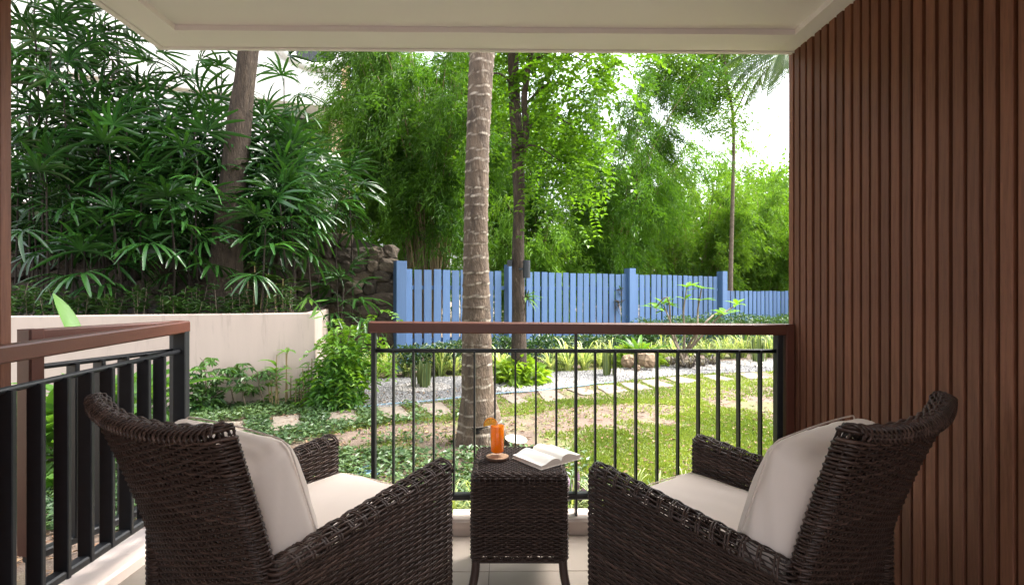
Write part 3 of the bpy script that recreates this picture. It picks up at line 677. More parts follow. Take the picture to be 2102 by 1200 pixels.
bamboo('bamboo_clump', 'bushy bright bamboo thicket beyond the low blue fence by the slatted wall', at(1565, 600, 18.5), 46, 6.6, 2.0, 60000, LF['bamboo_pale'], lo=.10, seed=15, rad=1.1, Lf=.17, W=.026, tw=.8, hvar=(.5, 1))
bamboo('bamboo_clump', 'low bamboo growth filling the gap between the two largest bamboo clumps', at(1100, 600, 13.0), 26, 4.2, 1.4, 30000, LF['bamboo_pale'], lo=.1, seed=16, rad=.8, Lf=.16, W=.024, tw=.7, hvar=(.4, 1))
bamboo('bamboo_clump', 'high loose bamboo behind the round-leaved tree, topmost against the sky', at(1075, 600, 13.5), 26, 9.6, 1.5, 44000, LF['bamboo'], lo=.3, seed=17, rad=.6, Lf=.15, W=.022, tw=.9, hvar=(.6, 1))

bamboo('bamboo_clump', 'bamboo standing behind the darkest clump, its plumes closing the sky beside the coconut trunk', at(850, 600, 13.2), 26, 9.0, 1.4, 52000, LF['bamboo'], lo=.3, seed=18, rad=.6, Lf=.16, W=.024, tw=.9, hvar=(.6, 1))
bamboo('bamboo_clump', 'pale wispy bamboo far back, arching thinly across the white sky beside the slender tree', at(1330, 600, 20.0), 20, 10.5, 3.2, 17000, LF['bamboo_pale'], lean=(1.5, 0), lo=.3, seed=19, rad=.9, Lf=.2, W=.028, tw=1.1, hvar=(.6, 1))
bamboo('bamboo_clump', 'pale hazy bamboo far back, rising above the low blue fence by the slatted wall', at(1570, 600, 22.0), 24, 8.6, 2.4, 17000, LF['bamboo_pale'], lo=.25, seed=20, rad=1.0, Lf=.2, W=.028, tw=1.1, hvar=(.6, 1))
# slim pole tree with high crown
Y3 = 15.0; pt = [at(1499, 660, Y3), at(1500, 560, Y3), at(1504, 400, Y3), at(1506, 300, Y3), at(1503, 225, Y3), at(1492, 170, Y3), at(1485, 90, Y3)]
t = thing('slender_tree', 'thin straight pale pole tree with small high crown beyond the blue fence', 'tree', (pt[0][0], Y3, GZ))
mb = MB(); tube(mb, curve(pt, 30), np.linspace(.075, .035, 30), 8); mb.build('trunk', M['twig'], t, smooth=True)
mb = MB()
for q in (((1505, 240), (1525, 200), (1540, 150)), ((1497, 190), (1460, 150), (1400, 130)), ((1488, 130), (1450, 90), (1380, 80))): tube(mb, curve([at(x, y, Y3) for x, y in q], 10), np.linspace(.03, .01, 10), 5)
mb.build('branch', M['twig'], t, smooth=True)
mb = MB(); crown(mb, [at(px, py, Y3+random.uniform(-.6, .6)) for px, py in ((1480, 130), (1450, 120), (1420, 140), (1400, 180), (1440, 170), (1380, 130), (1490, 180), (1500, 100), (1460, 200), (1350, 160), (1420, 90), (1470, 60), (1390, 60), (1430, 230), (1340, 110), (1500, 250))], 9000, .19, .035, (.34, .34, .26)); mb.build('crown', LF['bamboo_pale'], t, kind='stuff')

# coconut palm behind the slatted wall whose fronds hang into view
bs = np.array([8.1, 13.6, GZ]); top = np.array([7.75, 13.4, 7.75])
t = thing('coconut_palm', 'distant coconut palm with drooping fronds against the white sky by the slatted wall', 'palm tree', bs)
ring_trunk([bs, bs+[.1, 0, 2], bs+[.05, -.1, 5], top], [.24, .15, .13, .12], n=120, sides=14).build('trunk', M['palmbark'], t, smooth=True)
coconut_crown(t, top, 15, 1.0, -.55)
for a, el, sc_ in ((3.0, -.35, 1.0), (2.6, -.6, .95), (3.5, -.7, 1.0), (2.9, .2, 1.0)): inst('frond', fronds[1], t, top, (.2, -el, a), sc_)

# far trees closing the view
def far_tree(label, base, h, w, n, mat, seed):
    r = np.random.default_rng(seed); t = thing('far_tree', label, 'tree', (*base[:2], GZ), group='trees far beyond the fence')
    mb = MB(); b = np.array([*base[:2], GZ]); tube(mb, [b, b+[.1, 0, h*.4], b+[.2, .1, h*.8]], [.18, .13, .05], 8); mb.build('trunk', M['bark'], t, smooth=True)
    cs = b+np.stack([r.normal(0, w*.45, 26), r.normal(0, w*.4, 26), h*r.uniform(.25, 1, 26)], 1)
    mb = MB(); crown(mb, cs, n, .34, .13, (w*.2, w*.2, h*.075)); mb.build('crown', mat, t, kind='stuff')
for i, (px, Y, h, w, lab, ma) in enumerate(((760, 24, 7, 3.4, 'far leafy tree behind the darkest bamboo clump', 'bamboo'), (960, 26, 6, 3.4, 'far pale tree glimpsed beside the coconut trunk through the bamboo', 'bamboo_pale'),
        (1130, 27, 5.2, 3.6, 'far pale green tree seen low between the bamboo clumps', 'bamboo_pale'), (1330, 28, 5.4, 3.6, 'far rounded tree low beyond the tall blue fence', 'bamboo'),
        (1480, 27, 7.2, 3.6, 'hazy pale tree standing highest behind the bamboo thickets', 'bamboo_pale'), (1620, 26, 8.2, 3.4, 'far light green tree at the edge of the slatted wall', 'bamboo_pale'))):
    far_tree(lab, at(px, 600, Y), h, w, 5200, LF[ma], 40+i)

# ================================================================== LADY PALMS
def fan(seed):
    r = np.random.default_rng(seed); m = MB(); pl = r.uniform(.20, .32)
    s = np.linspace(0, 1, 5); pet = np.stack([pl*s, 0*s, .10*s-.08*s*s], 1); tube(m, pet, .0045, 4, tint=.5)
    n = r.integers(8, 12); tip = pet[-1]
    for a in np.linspace(-1.75, 1.75, n)+r.normal(0, .06, n):
        L = r.uniform(.36, .48)*(1-.16*abs(a)/1.75); d = np.array([math.cos(a), math.sin(a), r.uniform(.02, .22)]); d = d/np.linalg.norm(d); q = np.linspace(0, 1, 6)
        P = tip+d*(q*L)[:, None]+np.array([0, 0, -1])*(q**2.2*L*r.uniform(.35, .75))[:, None]
        blade(m, P, np.array([.012, .029, .039, .041, .036, .017])*r.uniform(.85, 1.15), [0, 0, 1], np.clip(r.normal(.4, .2), 0, 1), fold=.22)
    return m
fans = []
for k in range(9):
    me = fan(200+k).mesh('frond', smooth=True); me.materials.append(LF['rhapis']); fans.append(me)
rp = random.Random(5)
palms = [  # label, canes (px, py of crown centre, depth)
 ('tallest lady palm, its top crowns against the sky right beside the brown post', ((70, 15, 6.7), (105, 105, 6.5), (140, 55, 7.0), (60, 60, 7.3), (35, 130, 7.2))),
 ('lady palm with mid-height crowns just beside the brown slatted post', ((130, 185, 6.5), (60, 205, 6.8), (95, 250, 6.4), (165, 140, 7.1))),
 ('lady palm whose crowns meet the sloping edge of the ceiling', ((215, 40, 7.3), (260, 125, 7.4), (190, 120, 7.0), (235, 0, 7.6))),
 ('thin lady palm canes standing against the white house, below the ceiling corner', ((320, 150, 7.6), (400, 175, 7.6), (290, 205, 7.5))),
 ('lady palm directly beside and behind the thick brown trunk', ((455, 140, 7.8), (545, 260, 7.5), (440, 250, 7.3))),
 ('lone round-headed lady palm crown in front of the white house', ((583, 160, 7.7),)),
 ('dark leafy lady palm in the middle of the palm bed', ((200, 250, 6.9), (260, 270, 6.7), (225, 320, 6.4), (310, 255, 7.2), (175, 310, 7.3), (280, 330, 7.5), (150, 270, 7.5))),
 ('dark lady palm filling the bed beside the thick trunk', ((350, 290, 6.8), (400, 255, 7.0), (405, 330, 6.6), (375, 350, 7.3), (330, 350, 7.4), (400, 390, 7.5))),
 ('low glossy lady palm spreading drooping fans over the pink wall', ((95, 375, 6.1), (60, 330, 6.5), (130, 430, 6.5))),
 ('low lady palm with silvery fans hanging before the dark stone wall', ((235, 465, 6.2), (290, 400, 6.5), (185, 545, 6.3), (215, 390, 7.3))),
 ('lady palm with bright fans drooping past the thick trunk', ((350, 425, 6.3), (395, 470, 6.5), (545, 470, 6.4), (575, 420, 6.7), (535, 390, 7.3))),
 ('lady palm at the end of the bed, crowding towards the bamboo', ((560, 300, 7.3), (600, 310, 7.4), (632, 345, 7.4), (580, 365, 7.1), (595, 400, 6.9))),
 ('lady palm leaning over the corner of the stone wall', ((655, 375, 7.9), (690, 400, 8.1), (615, 430, 7.2), (715, 370, 8.3))),
 ('small dark lady palm hanging against the fieldstones', ((706, 590, 7.9),))]
for lab, canes in palms:
    c0 = at(canes[0][0], 600, canes[0][2]); t = thing('lady_palm', lab, 'palm', (c0[0], c0[1], .9), group='lady palms in the raised bed')
    for px, py, Y in canes:
        top = at(px, py+8, Y); gz = .92 if px < 660 or Y < 7.6 else .3; b = np.array([top[0]+rp.uniform(-.12, .12), Y+rp.uniform(-.05, .15), gz])
        if b[2] > top[2]-.15: b[2] = top[2]-.3
        m = MB(); tube(m, curve([b, (b+top)/2+[rp.uniform(-.05, .05), 0, 0], top+[0, 0, .05]], 12), np.linspace(.012, .009, 12), 6); m.build('cane', M['cane'], t, smooth=True)
        nf = rp.randint(6, 8) if top[2] > 3.9 else rp.randint(8, 10); dz = min(.70, top[2]-b[2])
        for k in range(nf):
            f = k/(nf-1); a = k*2.4+rp.uniform(-.4, .4); el = 1.15-1.45*f+rp.uniform(-.15, .15)
            inst('frond', rp.choice(fans), t, top+[0, 0, .10-dz*.8*f], (rp.uniform(-.3, .3), -el, a), rp.uniform(.85, 1.12))
# filler leaves added behind the palms, tinted dark in place of shade
mb = MB(); n = 3000; Xs = rng.uniform(-7.4, -2.95, n); Ys = rng.uniform(7.0, 8.25, n); Zs = 1.75+rng.beta(1.3, 1.5, n)*2.0
Ys = np.minimum(Ys, 8.3+(Xs+2)*.1)
leaves(mb, np.stack([Xs, Ys, Zs], 1), rdir(n, -.8, .3), unit(rng.normal(0, .4, (n, 3))+[0, 0, 1]), rng.uniform(.2, .4, n), rng.uniform(.025, .04, n), rng.uniform(0, .3, n), droop=.15)
o = mb.build('shade_filler_leaves', LF['rhapis']); o['kind'] = 'stuff'; o['label'] = 'tangle of added palm leaves, coloured dark for shade, at the back of the bed'; o['category'] = 'shade_filler_leaves'

# low leafy plants along the top of the pink wall
def stemmy(mb_s, mb_l, b, h, nl, L, W, tl=(.1, .7), lean=.15):
    d = np.array([rng.normal(0, lean), rng.normal(0, lean), 1]); P = b+d*np.linspace(0, h, 5)[:, None]; tube(mb_s, P, np.linspace(.005, .002, 5), 4, cap=False)
    s = rng.uniform(.25, 1, nl); C = b+d*(s*h)[:, None]; D = rdir(nl, -.1, .7)
    leaves(mb_l, C, D, np.tile([0, 0, 1.], (nl, 1))+rng.normal(0, .3, (nl, 3)), L*rng.uniform(.6, 1.2, nl), W*rng.uniform(.7, 1.2, nl), np.clip(rng.uniform(*tl)+rng.normal(0, .12, nl), 0, 1), droop=.12)
ms, ml = MB(), MB()
for k in range(190):
    s = rng.uniform(.02, 1); p = PA+np.array([-.1, 0])+(PB-PA)*s-PNn*rng.uniform(.22, .75)
    stemmy(ms, ml, np.array([*p, .9]), rng.uniform(.12, .42), 20, .095, .028, (.15, .75))
o = ml.build('ground_cover', LF['dark'], kind='stuff'); o['label'] = 'row of small dark leafy plants along the top of the pink wall'; o['category'] = 'ground cover'
ms.build('stems', M['twig'], o, kind='stuff')

# ================================================================== GARDEN FLOOR
def inpoly(P, poly):
    x, y = P[:, 0], P[:, 1]; c = np.zeros(len(P), bool); q = np.asarray(poly); j = len(q)-1
    for i in range(len(q)):
        k = ((q[i, 1] > y) != (q[j, 1] > y)) & (x < (q[j, 0]-q[i, 0])*(y-q[i, 1])/(q[j, 1]-q[i, 1]+1e-12)+q[i, 0]); c ^= k; j = i
    return c
gpx = [(676, 838), (640, 822), (690, 800), (742, 778), (830, 776), (930, 774), (1030, 770), (1120, 764), (1200, 762), (1300, 755), (1400, 747), (1500, 741), (1640, 735), (1720, 735), (1720, 752), (1600, 761), (1500, 765), (1420, 769), (1330, 777), (1240, 787), (1160, 797), (1060, 806), (980, 815), (900, 824), (800, 836), (730, 842)]
GP = np.array([gnd(*p)[:2] for p in gpx])
mb = MB(); mb.add(np.c_[GP, np.full(len(GP), GZ+.006)]);
import mathutils
tri = mathutils.geometry.tessellate_polygon([[Vector((*p, 0)) for p in GP]]); mb.T.append(np.array(tri)); struct(mb.build('gravel_bed', M['gravel']))
def scatter(poly, n):
    lo, hi = poly.min(0), poly.max(0); P = rng.uniform(lo, hi, (n, 2)); return P[inpoly(P, poly)]
def pebbles(name, label, P, r0, r1, m, z=GZ+.008):
    n = len(P); r = rng.uniform(r0, r1, n); o6 = np.array([[1, 0, 0], [0, 1, 0], [-1, 0, 0], [0, -1, 0], [0, 0, 1]], float)
    a = rng.uniform(0, 6.3, n); ca, sa = np.cos(a), np.sin(a)
    v = o6[None]*np.stack([r*rng.uniform(.8, 1.4, n), r, r*rng.uniform(.5, 1.0, n)], 1)[:, None]; v = v+rng.normal(0, .15, v.shape)*r[:, None, None]
    w = np.stack([v[..., 0]*ca[:, None]-v[..., 1]*sa[:, None], v[..., 0]*sa[:, None]+v[..., 1]*ca[:, None], v[..., 2]], -1)+np.c_[P, np.full(n, z)][:, None]
    k = np.arange(n)[:, None, None]*5; t = (k+np.array([[[0, 1, 4], [1, 2, 4], [2, 3, 4], [3, 0, 4]]])).reshape(-1, 3)
    mb = MB(); mb.add(w.reshape(-1, 3), None, t, np.repeat(rng.uniform(0, 1, n), 5)); o = mb.build(name, m, kind='stuff'); o['label'] = label; o['category'] = 'gravel'; return o
pebbles('gravel', 'pale grey gravel strip curving through the garden', scatter(GP, 60000), .011, .022, M['gravel'])
wp = []
for (cx, cy), r_ in (((866, 797), .38), ((1080, 795), .55), ((1160, 790), .5), ((1330, 768), .6), ((1440, 752), .6), ((1560, 748), .5)):
    c = gnd(cx, cy)[:2]; a = rng.uniform(0, 6.3, 700); rr_ = r_*np.sqrt(rng.uniform(0, 1, 700)); wp.append(np.stack([c[0]+rr_*np.cos(a), c[1]+rr_*np.sin(a)*.8], 1))
wp = np.concatenate(wp); wp = wp[inpoly(wp, GP)]
pebbles('white_pebbles', 'brighter white pebbles heaped round the garden plants', wp, .018, .034, M['whitepeb'], GZ+.018)

# stepping stones: near edge left, near edge right, far right, far left (pixels on the ground)
path = struct(empty('path', (0, 5.5, GZ)))
SQ = [((300, 905), (380, 902), (400, 872), (325, 874)), ((440, 897), (498, 896), (505, 866), (445, 868)), ((556, 886), (620, 881), (615, 853), (558, 858)), ((674, 869), (736, 866), (727, 843), (675, 847)),
      ((792, 861), (846, 855), (822, 834), (773, 838)), ((890, 855), (930, 849), (905, 826), (856, 832)), ((1056, 832), (1086, 825), (1054, 810), (1026, 813)), ((1120, 826), (1164, 819), (1135, 800), (1100, 803)), ((1196, 812), (1232, 806), (1190, 797), (1162, 799)), ((1243, 809), (1292, 804), (1262, 791), (1226, 793)), ((1300, 803), (1343, 799), (1303, 786), (1270, 788)), ((1345, 797), (1386, 793), (1345, 780), (1315, 782)), ((1396, 788), (1440, 784), (1395, 774), (1365, 776)), ((1470, 783), (1510, 780), (1470, 770), (1440, 772)), ((1540, 779), (1580, 777), (1545, 766), (1510, 768))]
for q in SQ:
    g = np.array([gnd(*p)[:2] for p in q]); c = g.mean(0); mb = MB(); n = 7; ring = []
    for i in range(4):
        for s in (0.06, .35, .65, .94): ring.append(g[i]+(g[(i+1) % 4]-g[i])*s+rng.normal(0, .009, 2))
    ring = np.array(ring); k = len(ring); inner = c+(ring-c)*.965
    v = np.concatenate([np.c_[ring, np.full(k, GZ-.02)], np.c_[ring, np.full(k, GZ+.010)], np.c_[inner, np.full(k, GZ+.015)], [[*c, GZ+.016]]])
    qd = [[i, (i+1) % k, (i+1) % k+k, i+k] for i in range(k)]+[[i+k, (i+1) % k+k, (i+1) % k+2*k, i+2*k] for i in range(k)]; tr = [[i+2*k, (i+1) % k+2*k, 3*k] for i in range(k)]
    mb.add(v, qd, tr); mb.build('stepping_stone', M['step'], path)
SG = [np.array([gnd(*p)[:2] for p in q]) for q in SQ]
def on_stone(P, grow=.0):
    k = np.zeros(len(P), bool)
    for g in SG: c = g.mean(0); k |= inpoly(P, c+(g-c)*(1+grow))
    return k
# bare soil track between the path and the ground cover, and around the palm
TR = np.array([gnd(*p)[:2] for p in ((520, 935), (690, 890), (800, 872), (935, 866), (1090, 850), (1200, 832), (1330, 828), (1430, 836), (1400, 850), (1290, 862), (1150, 886), (1040, 902), (930, 893), (800, 900), (690, 926), (560, 960))])
def bare(P):
    inside = inpoly(P, TR); return inside
# lawn
def lawn_density(P):
    x, y = P[:, 0], P[:, 1]
    d = np.clip(.58+.75*noise2(x, y, 2.6, 1)+.45*noise2(x, y, 8, 2), 0, 1)*np.clip((x+1.2)/1.8, .25, 1)
    d = np.where(bare(P), d*.10, d); d = np.where(on_stone(P, -.02), 0, d); d = np.where(inpoly(P, GP), 0, d)
    d = np.where((x < -1.9) & (y > 6.0), 0, d); return d
def grass(name, label, lo, hi, n, hL, hW):
    P = rng.uniform(lo, hi, (n, 2)); P = P[rng.uniform(0, 1, n) < lawn_density(P)]
    P = np.repeat(P, 3, 0)+rng.normal(0, .012, (len(P)*3, 2)); n = len(P); d = rdir(n, .15, 1.3); d[:, 2] = np.abs(d[:, 2]); 
    tn = np.clip(.5+.5*noise2(P[:, 0], P[:, 1], 3, 9)+rng.normal(0, .2, n), 0, 1)
    mb = MB(); leaves(mb, np.c_[P, np.full(n, GZ-.003)], d, unit(rng.normal(0, .5, (n, 3))+[0, 0, 1]), hL*rng.uniform(.5, 1.2, n), hW*rng.uniform(.7, 1.3, n), tn, fold=.2, wpos=.4)
    o = mb.build(name, LF['grass'], kind='stuff'); o['label'] = label; o['category'] = 'lawn'
grass('lawn_grass', 'patchy yellow-green lawn of broad-bladed grass with bare soil', (-1.6, 2.9), (5.5, 6.2), 110000, .034, .010)
grass('lawn_grass', 'farther thin lawn grass between the stepping stones and the gravel', (-2.6, 4.6), (7, 9.5), 60000, .040, .012)
# silvery ground cover
def cover_density(P):
    x, y = P[:, 0], P[:, 1]; d = np.clip(.9+.5*noise2(x, y, 3.2, 5), 0, 1)
    near = np.clip((.75-x)/.5, 0, 1)*(y < 4.15)*(y > 2.75)
    mid = (x < -.35)*(y > 4.4)*np.clip((-.5-x)/.8, .25, 1)
    far = (x < -1.7)
    d = d*np.maximum.reduce([near, mid*.75, far*1.]); d = np.where(bare(P) & (x > -2.4), d*.06, d); d = np.where(on_stone(P, .08), 0, d); d = np.where(inpoly(P, GP), 0, d)
    s = (P-PA)@PD; w = (P-PA)@PNn; d = np.where((s > 0) & (w < .02), 0, d); d = np.where(y > 6.1, 0, d); return d
P = rng.uniform((-6.5, 2.76), (1.3, 6.2), (80000, 2)); P = P[rng.uniform(0, 1, len(P)) < cover_density(P)]; n = len(P)
mb = MB(); tn = np.clip(.45+.4*noise2(P[:, 0], P[:, 1], 4, 8)+rng.normal(0, .22, n), 0, 1)
leaves(mb, np.c_[P, GZ+rng.uniform(.005, .06, n)], rdir(n, -.1, .5), unit(rng.normal(0, .35, (n, 3))+[0, 0, 1]), rng.uniform(.035, .07, n), rng.uniform(.020, .036, n), tn, fold=.2)
o = mb.build('ground_cover', LF['cover'], kind='stuff'); o['label'] = 'silvery green creeping ground cover between balcony and stepping stones'; o['category'] = 'ground cover'
# dry leaves on the soil
P = np.concatenate([rng.uniform((-2.6, 2.85), (4.5, 7.0), (4200, 2)), rng.uniform((-4.5, .2), (-1.9, 3.2), (2200, 2))]); n = len(P); mb = MB()
leaves(mb, np.c_[P, np.full(n, GZ+.012)], rdir(n, -.1, .12), unit(rng.normal(0, .2, (n, 3))+[0, 0, 1]), rng.uniform(.03, .07, n), rng.uniform(.012, .03, n), rng.uniform(0, 1, n), fold=.3)
o = mb.build('fallen_leaves', M['litter'], kind='stuff'); o['label'] = 'dry brown fallen leaves scattered over soil and lawn'; o['category'] = 'leaves'

# hose along the gravel edge
mb = MB(); hp = [gnd(*p)+[0, 0, .02] for p in ((640, 838), (700, 840), (800, 832), (900, 823), (1000, 812), (1100, 804), (1200, 793), (1260, 786))]
tube(mb, curve(hp, 60)+np.c_[.015*np.sin(np.arange(60)*.9), .012*np.sin(np.arange(60)*.6), np.zeros(60)], .006, 6); tag(mb.build('garden_hose', M['hose'], smooth=True), 'thin pale blue hose lying along the edge of the gravel strip', 'hose')

# ================================================================== GARDEN PLANTS
# hedge along the fence
mb = MB(); ms = MB()
tmax = fence_t(1640)
for (n, t0, t1, top, w, ti) in ((9000, -.2, tp[2], .40, .32, (.0, .5)), (13000, tp[2]-.2, tmax+1, .66, .40, (.3, .95))):
    T = rng.uniform(t0, t1, n); O = rng.normal(0, 1, n)*w*.42+.62; zz = GZ+rng.beta(2.2, 1.3, n)*(top-GZ)*(1+.16*noise2(T, T*0, 5, 4))
    C = np.c_[FP[0]+FD[0]*T+FN[0]*O, FP[1]+FD[1]*T+FN[1]*O, zz]
    leaves(mb, C, rdir(n, -.2, .9), unit(rng.normal(0, .5, (n, 3))+[0, 0, 1]), rng.uniform(.05, .10, n), rng.uniform(.022, .04, n), rng.uniform(*ti, n), fold=.2)
hd = thing('hedge', 'loose clipped green hedge growing along the foot of the blue fence', 'hedge', (*fpt(1), GZ))
mb.build('foliage', LF['dark'], hd, kind='stuff')
for k in range(70):
    p = fpt(rng.uniform(-.2, tmax+1), .62+rng.normal(0, .1)); tube(ms, [[*p, GZ], [p[0]+rng.normal(0, .05), p[1], GZ+.4]], [.008, .003], 4, cap=False)
ms.build('stems', M['twig'], hd, kind='stuff')

def grass_clump(seed, L=.66, n=85, W=.018):
    r = np.random.default_rng(seed); m = MB()
    for k in range(n):
        a = r.uniform(0, 2*PI); l = L*r.uniform(.55, 1.15); e = r.uniform(.45, 1.1); s = np.linspace(0, 1, 6)
        d = np.array([math.cos(a), math.sin(a), 0]); b = d*r.uniform(0, .07)
        P = b+d*(l*.72*s**1.5*(1.15-e*.55))[:, None]+np.array([0, 0, 1])*(l*e*(1.25*s-.68*s**2.6))[:, None]
        blade(m, P, W*np.array([.7, 1, 1, .8, .5, .05]), [0, 0, 1], np.clip(r.choice([.15, .8, .95])+r.normal(0, .08), 0, 1), fold=.15)
    return m
gcl = []
for k in range(5):
    me = grass_clump(300+k).mesh('variegated_grass', smooth=True); me.materials.append(LF['varieg']); gcl.append(me)
for px, py in ((735, 782), (768, 780), (800, 776), (835, 772), (905, 772), (935, 768), (1030, 772), (1130, 762), (1165, 760), (1200, 757), (1232, 752), (1385, 742), (1420, 738), (1455, 738), (1480, 736), (1505, 735), (1525, 733), (1580, 733), (1605, 731), (1335, 746), (1360, 735), (1440, 727), (1490, 725), (1550, 725), (1590, 722), (1215, 742), (1150, 748), (1255, 745), (920, 760), (790, 764)):
    g = gnd(px, py); o = inst('variegated_grass', random.choice(gcl), None, g, (0, 0, random.uniform(0, 6.3)), random.uniform(.85, 1.15))
    tag(o, 'arching tuft of cream-striped grass in the row between gravel and hedge', 'ornamental grass', 'row of variegated grass tufts')

def snake(label, px, py, h, n, spread, seed):
    r = np.random.default_rng(seed); b = gnd(px, py); t = thing('snake_plant', label, 'plant', b, group='upright snake plants on the gravel')
    for k in range(n):
        a = r.uniform(0, 2*PI); q = b+np.array([math.cos(a), math.sin(a), 0])*r.uniform(.01, spread); l = h*r.uniform(.7, 1.05); s = np.linspace(0, 1, 7)
        P = q+np.array([math.cos(a), math.sin(a), 0])*(s**1.6*l*.06)[:, None]+np.array([0, 0, 1])*(s*l)[:, None]
        m = MB(); blade(m, P, .055*np.array([.55, .8, 1, 1, .9, .6, .06]), [math.cos(a), math.sin(a), .1], np.clip(.3+.5*(np.arange(21) % 3 != 1)+r.normal(0, .1), 0, 1), fold=.25); m.build('leaf', LF['snake'], t, smooth=True)
snake('upright green snake plant in white pebbles just beside the coconut trunk', 866, 797, .40, 18, .13, 1)
snake('yellow-edged snake plant clump standing before the garden rocks', 1249, 771, .46, 14, .10, 2)
snake('blue-green snake plant clump at the far end of the gravel near the slatted wall', 1556, 744, .50, 16, .14, 3)

def rock(label, px, py, sc, seed, rz=0):
    r = np.random.default_rng(seed); b = gnd(px, py); m = stone_mesh(seed, 4); v = m.V[0]; m.V[0] = unit(v)*.32*np.linalg.norm(v, axis=1, keepdims=True)**.4*(1+.12*np.sin(v[:, :1]*9)+.1*np.sin(v[:, 1:2]*11+2))
    o = m.build('garden_rock', M['rock'], smooth=False, local=True); o.location = b+[0, 0, sc[2]*.35]; o.scale = sc; o.rotation_euler = (.1, .15, rz); tag(o, label, 'rock', 'rocks on the gravel')
rock('large tan rock sitting on the gravel below the nest fern', 1330, 762, (.62, .5, .55), 501, .4)
rock('darker mossy rock tucked under the lime green plant', 1290, 760, (.42, .4, .44), 502)
rock('smallest pale rock between two bigger rocks', 1309, 764, (.22, .2, .2), 503)

def strap_plant(label, b, n, L, W, mat, seed, cat='fern', name='nest_fern', e0=.6, e1=1.3, sag=.35, group=None, tl=(.3, .9), a_rng=(0, 2*PI), up=.0):
    r = np.random.default_rng(seed); t = thing(name, label, cat, b, group=group)
    for k in range(n):
        a = r.uniform(*a_rng); e = r.uniform(e0, e1); l = L*r.uniform(.75, 1.1); s = np.linspace(0, 1, 9); d = np.array([math.cos(a)*math.cos(e), math.sin(a)*math.cos(e), math.sin(e)])
        P = np.asarray(b)+[0, 0, up]+d*(s*l)[:, None]+np.array([math.cos(a), math.sin(a), 0])*(s**2*l*.2)[:, None]-np.array([0, 0, 1])*(s**2.4*l*sag)[:, None]
        m = MB(); blade(m, P, W*np.array([.25, .55, .85, 1, 1, .92, .75, .45, .04])*r.uniform(.85, 1.1), [-math.sin(a)*0, 0, 1] if e < 1.2 else [math.cos(a), math.sin(a), .3], np.clip(r.uniform(*tl), 0, 1), fold=.16); m.build('leaf', mat, t, smooth=True)
    return t
strap_plant('bird nest fern with long upright green straps above the garden rocks', gnd(1312, 752), 15, .72, .085, LF['ginger'], 21, up=.1)
# leafy bushes -------------------------------------------------------------
def bush(name, label, b, n, R, H, L, W, mat, seed, tl=(.2, .9), cat='shrub', nst=9, squash=1.0, group=None):
    r = np.random.default_rng(seed); t = thing(name, label, cat, b, group=group); b = np.asarray(b)
    d = rdir(n, 0, 1); rad = r.uniform(.25, 1, n)**.5; C = b+d*rad[:, None]*[R, R*squash, H]; ck = noise2(C[:, 0]*6, C[:, 2]*6, 1, seed)
    m = MB(); leaves(m, C, unit(d+rng.normal(0, .6, (n, 3))+[0, 0, -.2]), unit(d*.6+rng.normal(0, .4, (n, 3))+[0, 0, .8]), L*r.uniform(.6, 1.15, n), W*r.uniform(.7, 1.15, n), np.clip(np.mean(tl)+(tl[1]-tl[0])*.5*ck+r.normal(0, .15, n), 0, 1), fold=.18, droop=.12)
    m.build('foliage', mat, t, kind='stuff')
    m = MB()
    for k in range(nst):
        q = d[k]*[R*.8, R*.8, H*.85]; tube(m, curve([b+q*[.15, .15, 0], b+q*[.5, .5, .6], b+q], 6), np.linspace(.009, .003, 6), 4, cap=False)
    m.build('stems', M['twig'], t); return t
bush('leafy_bush', 'low bright green leafy bush round the foot of the slim forked tree', gnd(1068, 786), 520, .42, .34, .15, .095, LF['lime'], 31)
bush('leafy_bush', 'lime green leafy plant spreading over the garden rocks below the nest fern', gnd(1312, 750)+[0, .1, 0], 620, .50, .36, .14, .06, LF['lime'], 32, (.5, 1))
# bright pinnate shrub at the end of the pink wall
bs = at(692, 826, 5.95); bs[2] = GZ
t = thing('leafy_shrub', 'bright yellow-green shrub with pinnate leaves at the end of the pink wall', 'shrub', bs)
mb = MB(); cs = []
for k in range(46):
    aa_ = random.uniform(0, 2*PI); qq_ = math.sqrt(random.random()); px = 692+46*qq_*math.cos(aa_); py = 748+78*qq_*math.sin(aa_); px += (748-py)*.16 
    cs.append(at(px, py, 6.0+random.uniform(-.22, .22)))
sprays(mb, cs, 4, .088, .040, pairs=7, sl=.26, tl=(.05, .95), sg_=.55); mb.build('foliage', LF['shrub'], t, kind='stuff')
mb = MB()
for c in cs[::2]: tube(mb, curve([bs+[random.uniform(-.1, .1), 0, 0], (bs+c)/2+[0, 0, .1], c], 7), np.linspace(.009, .003, 7), 4)
mb.build('stems', M['twig'], t)
bush('leafy_shrub', 'darker green shrub under the bright pinnate shrub by the gravel edge', gnd(688, 836), 900, .27, .60, .11, .045, LF['ginger'], 33, (.0, .6))
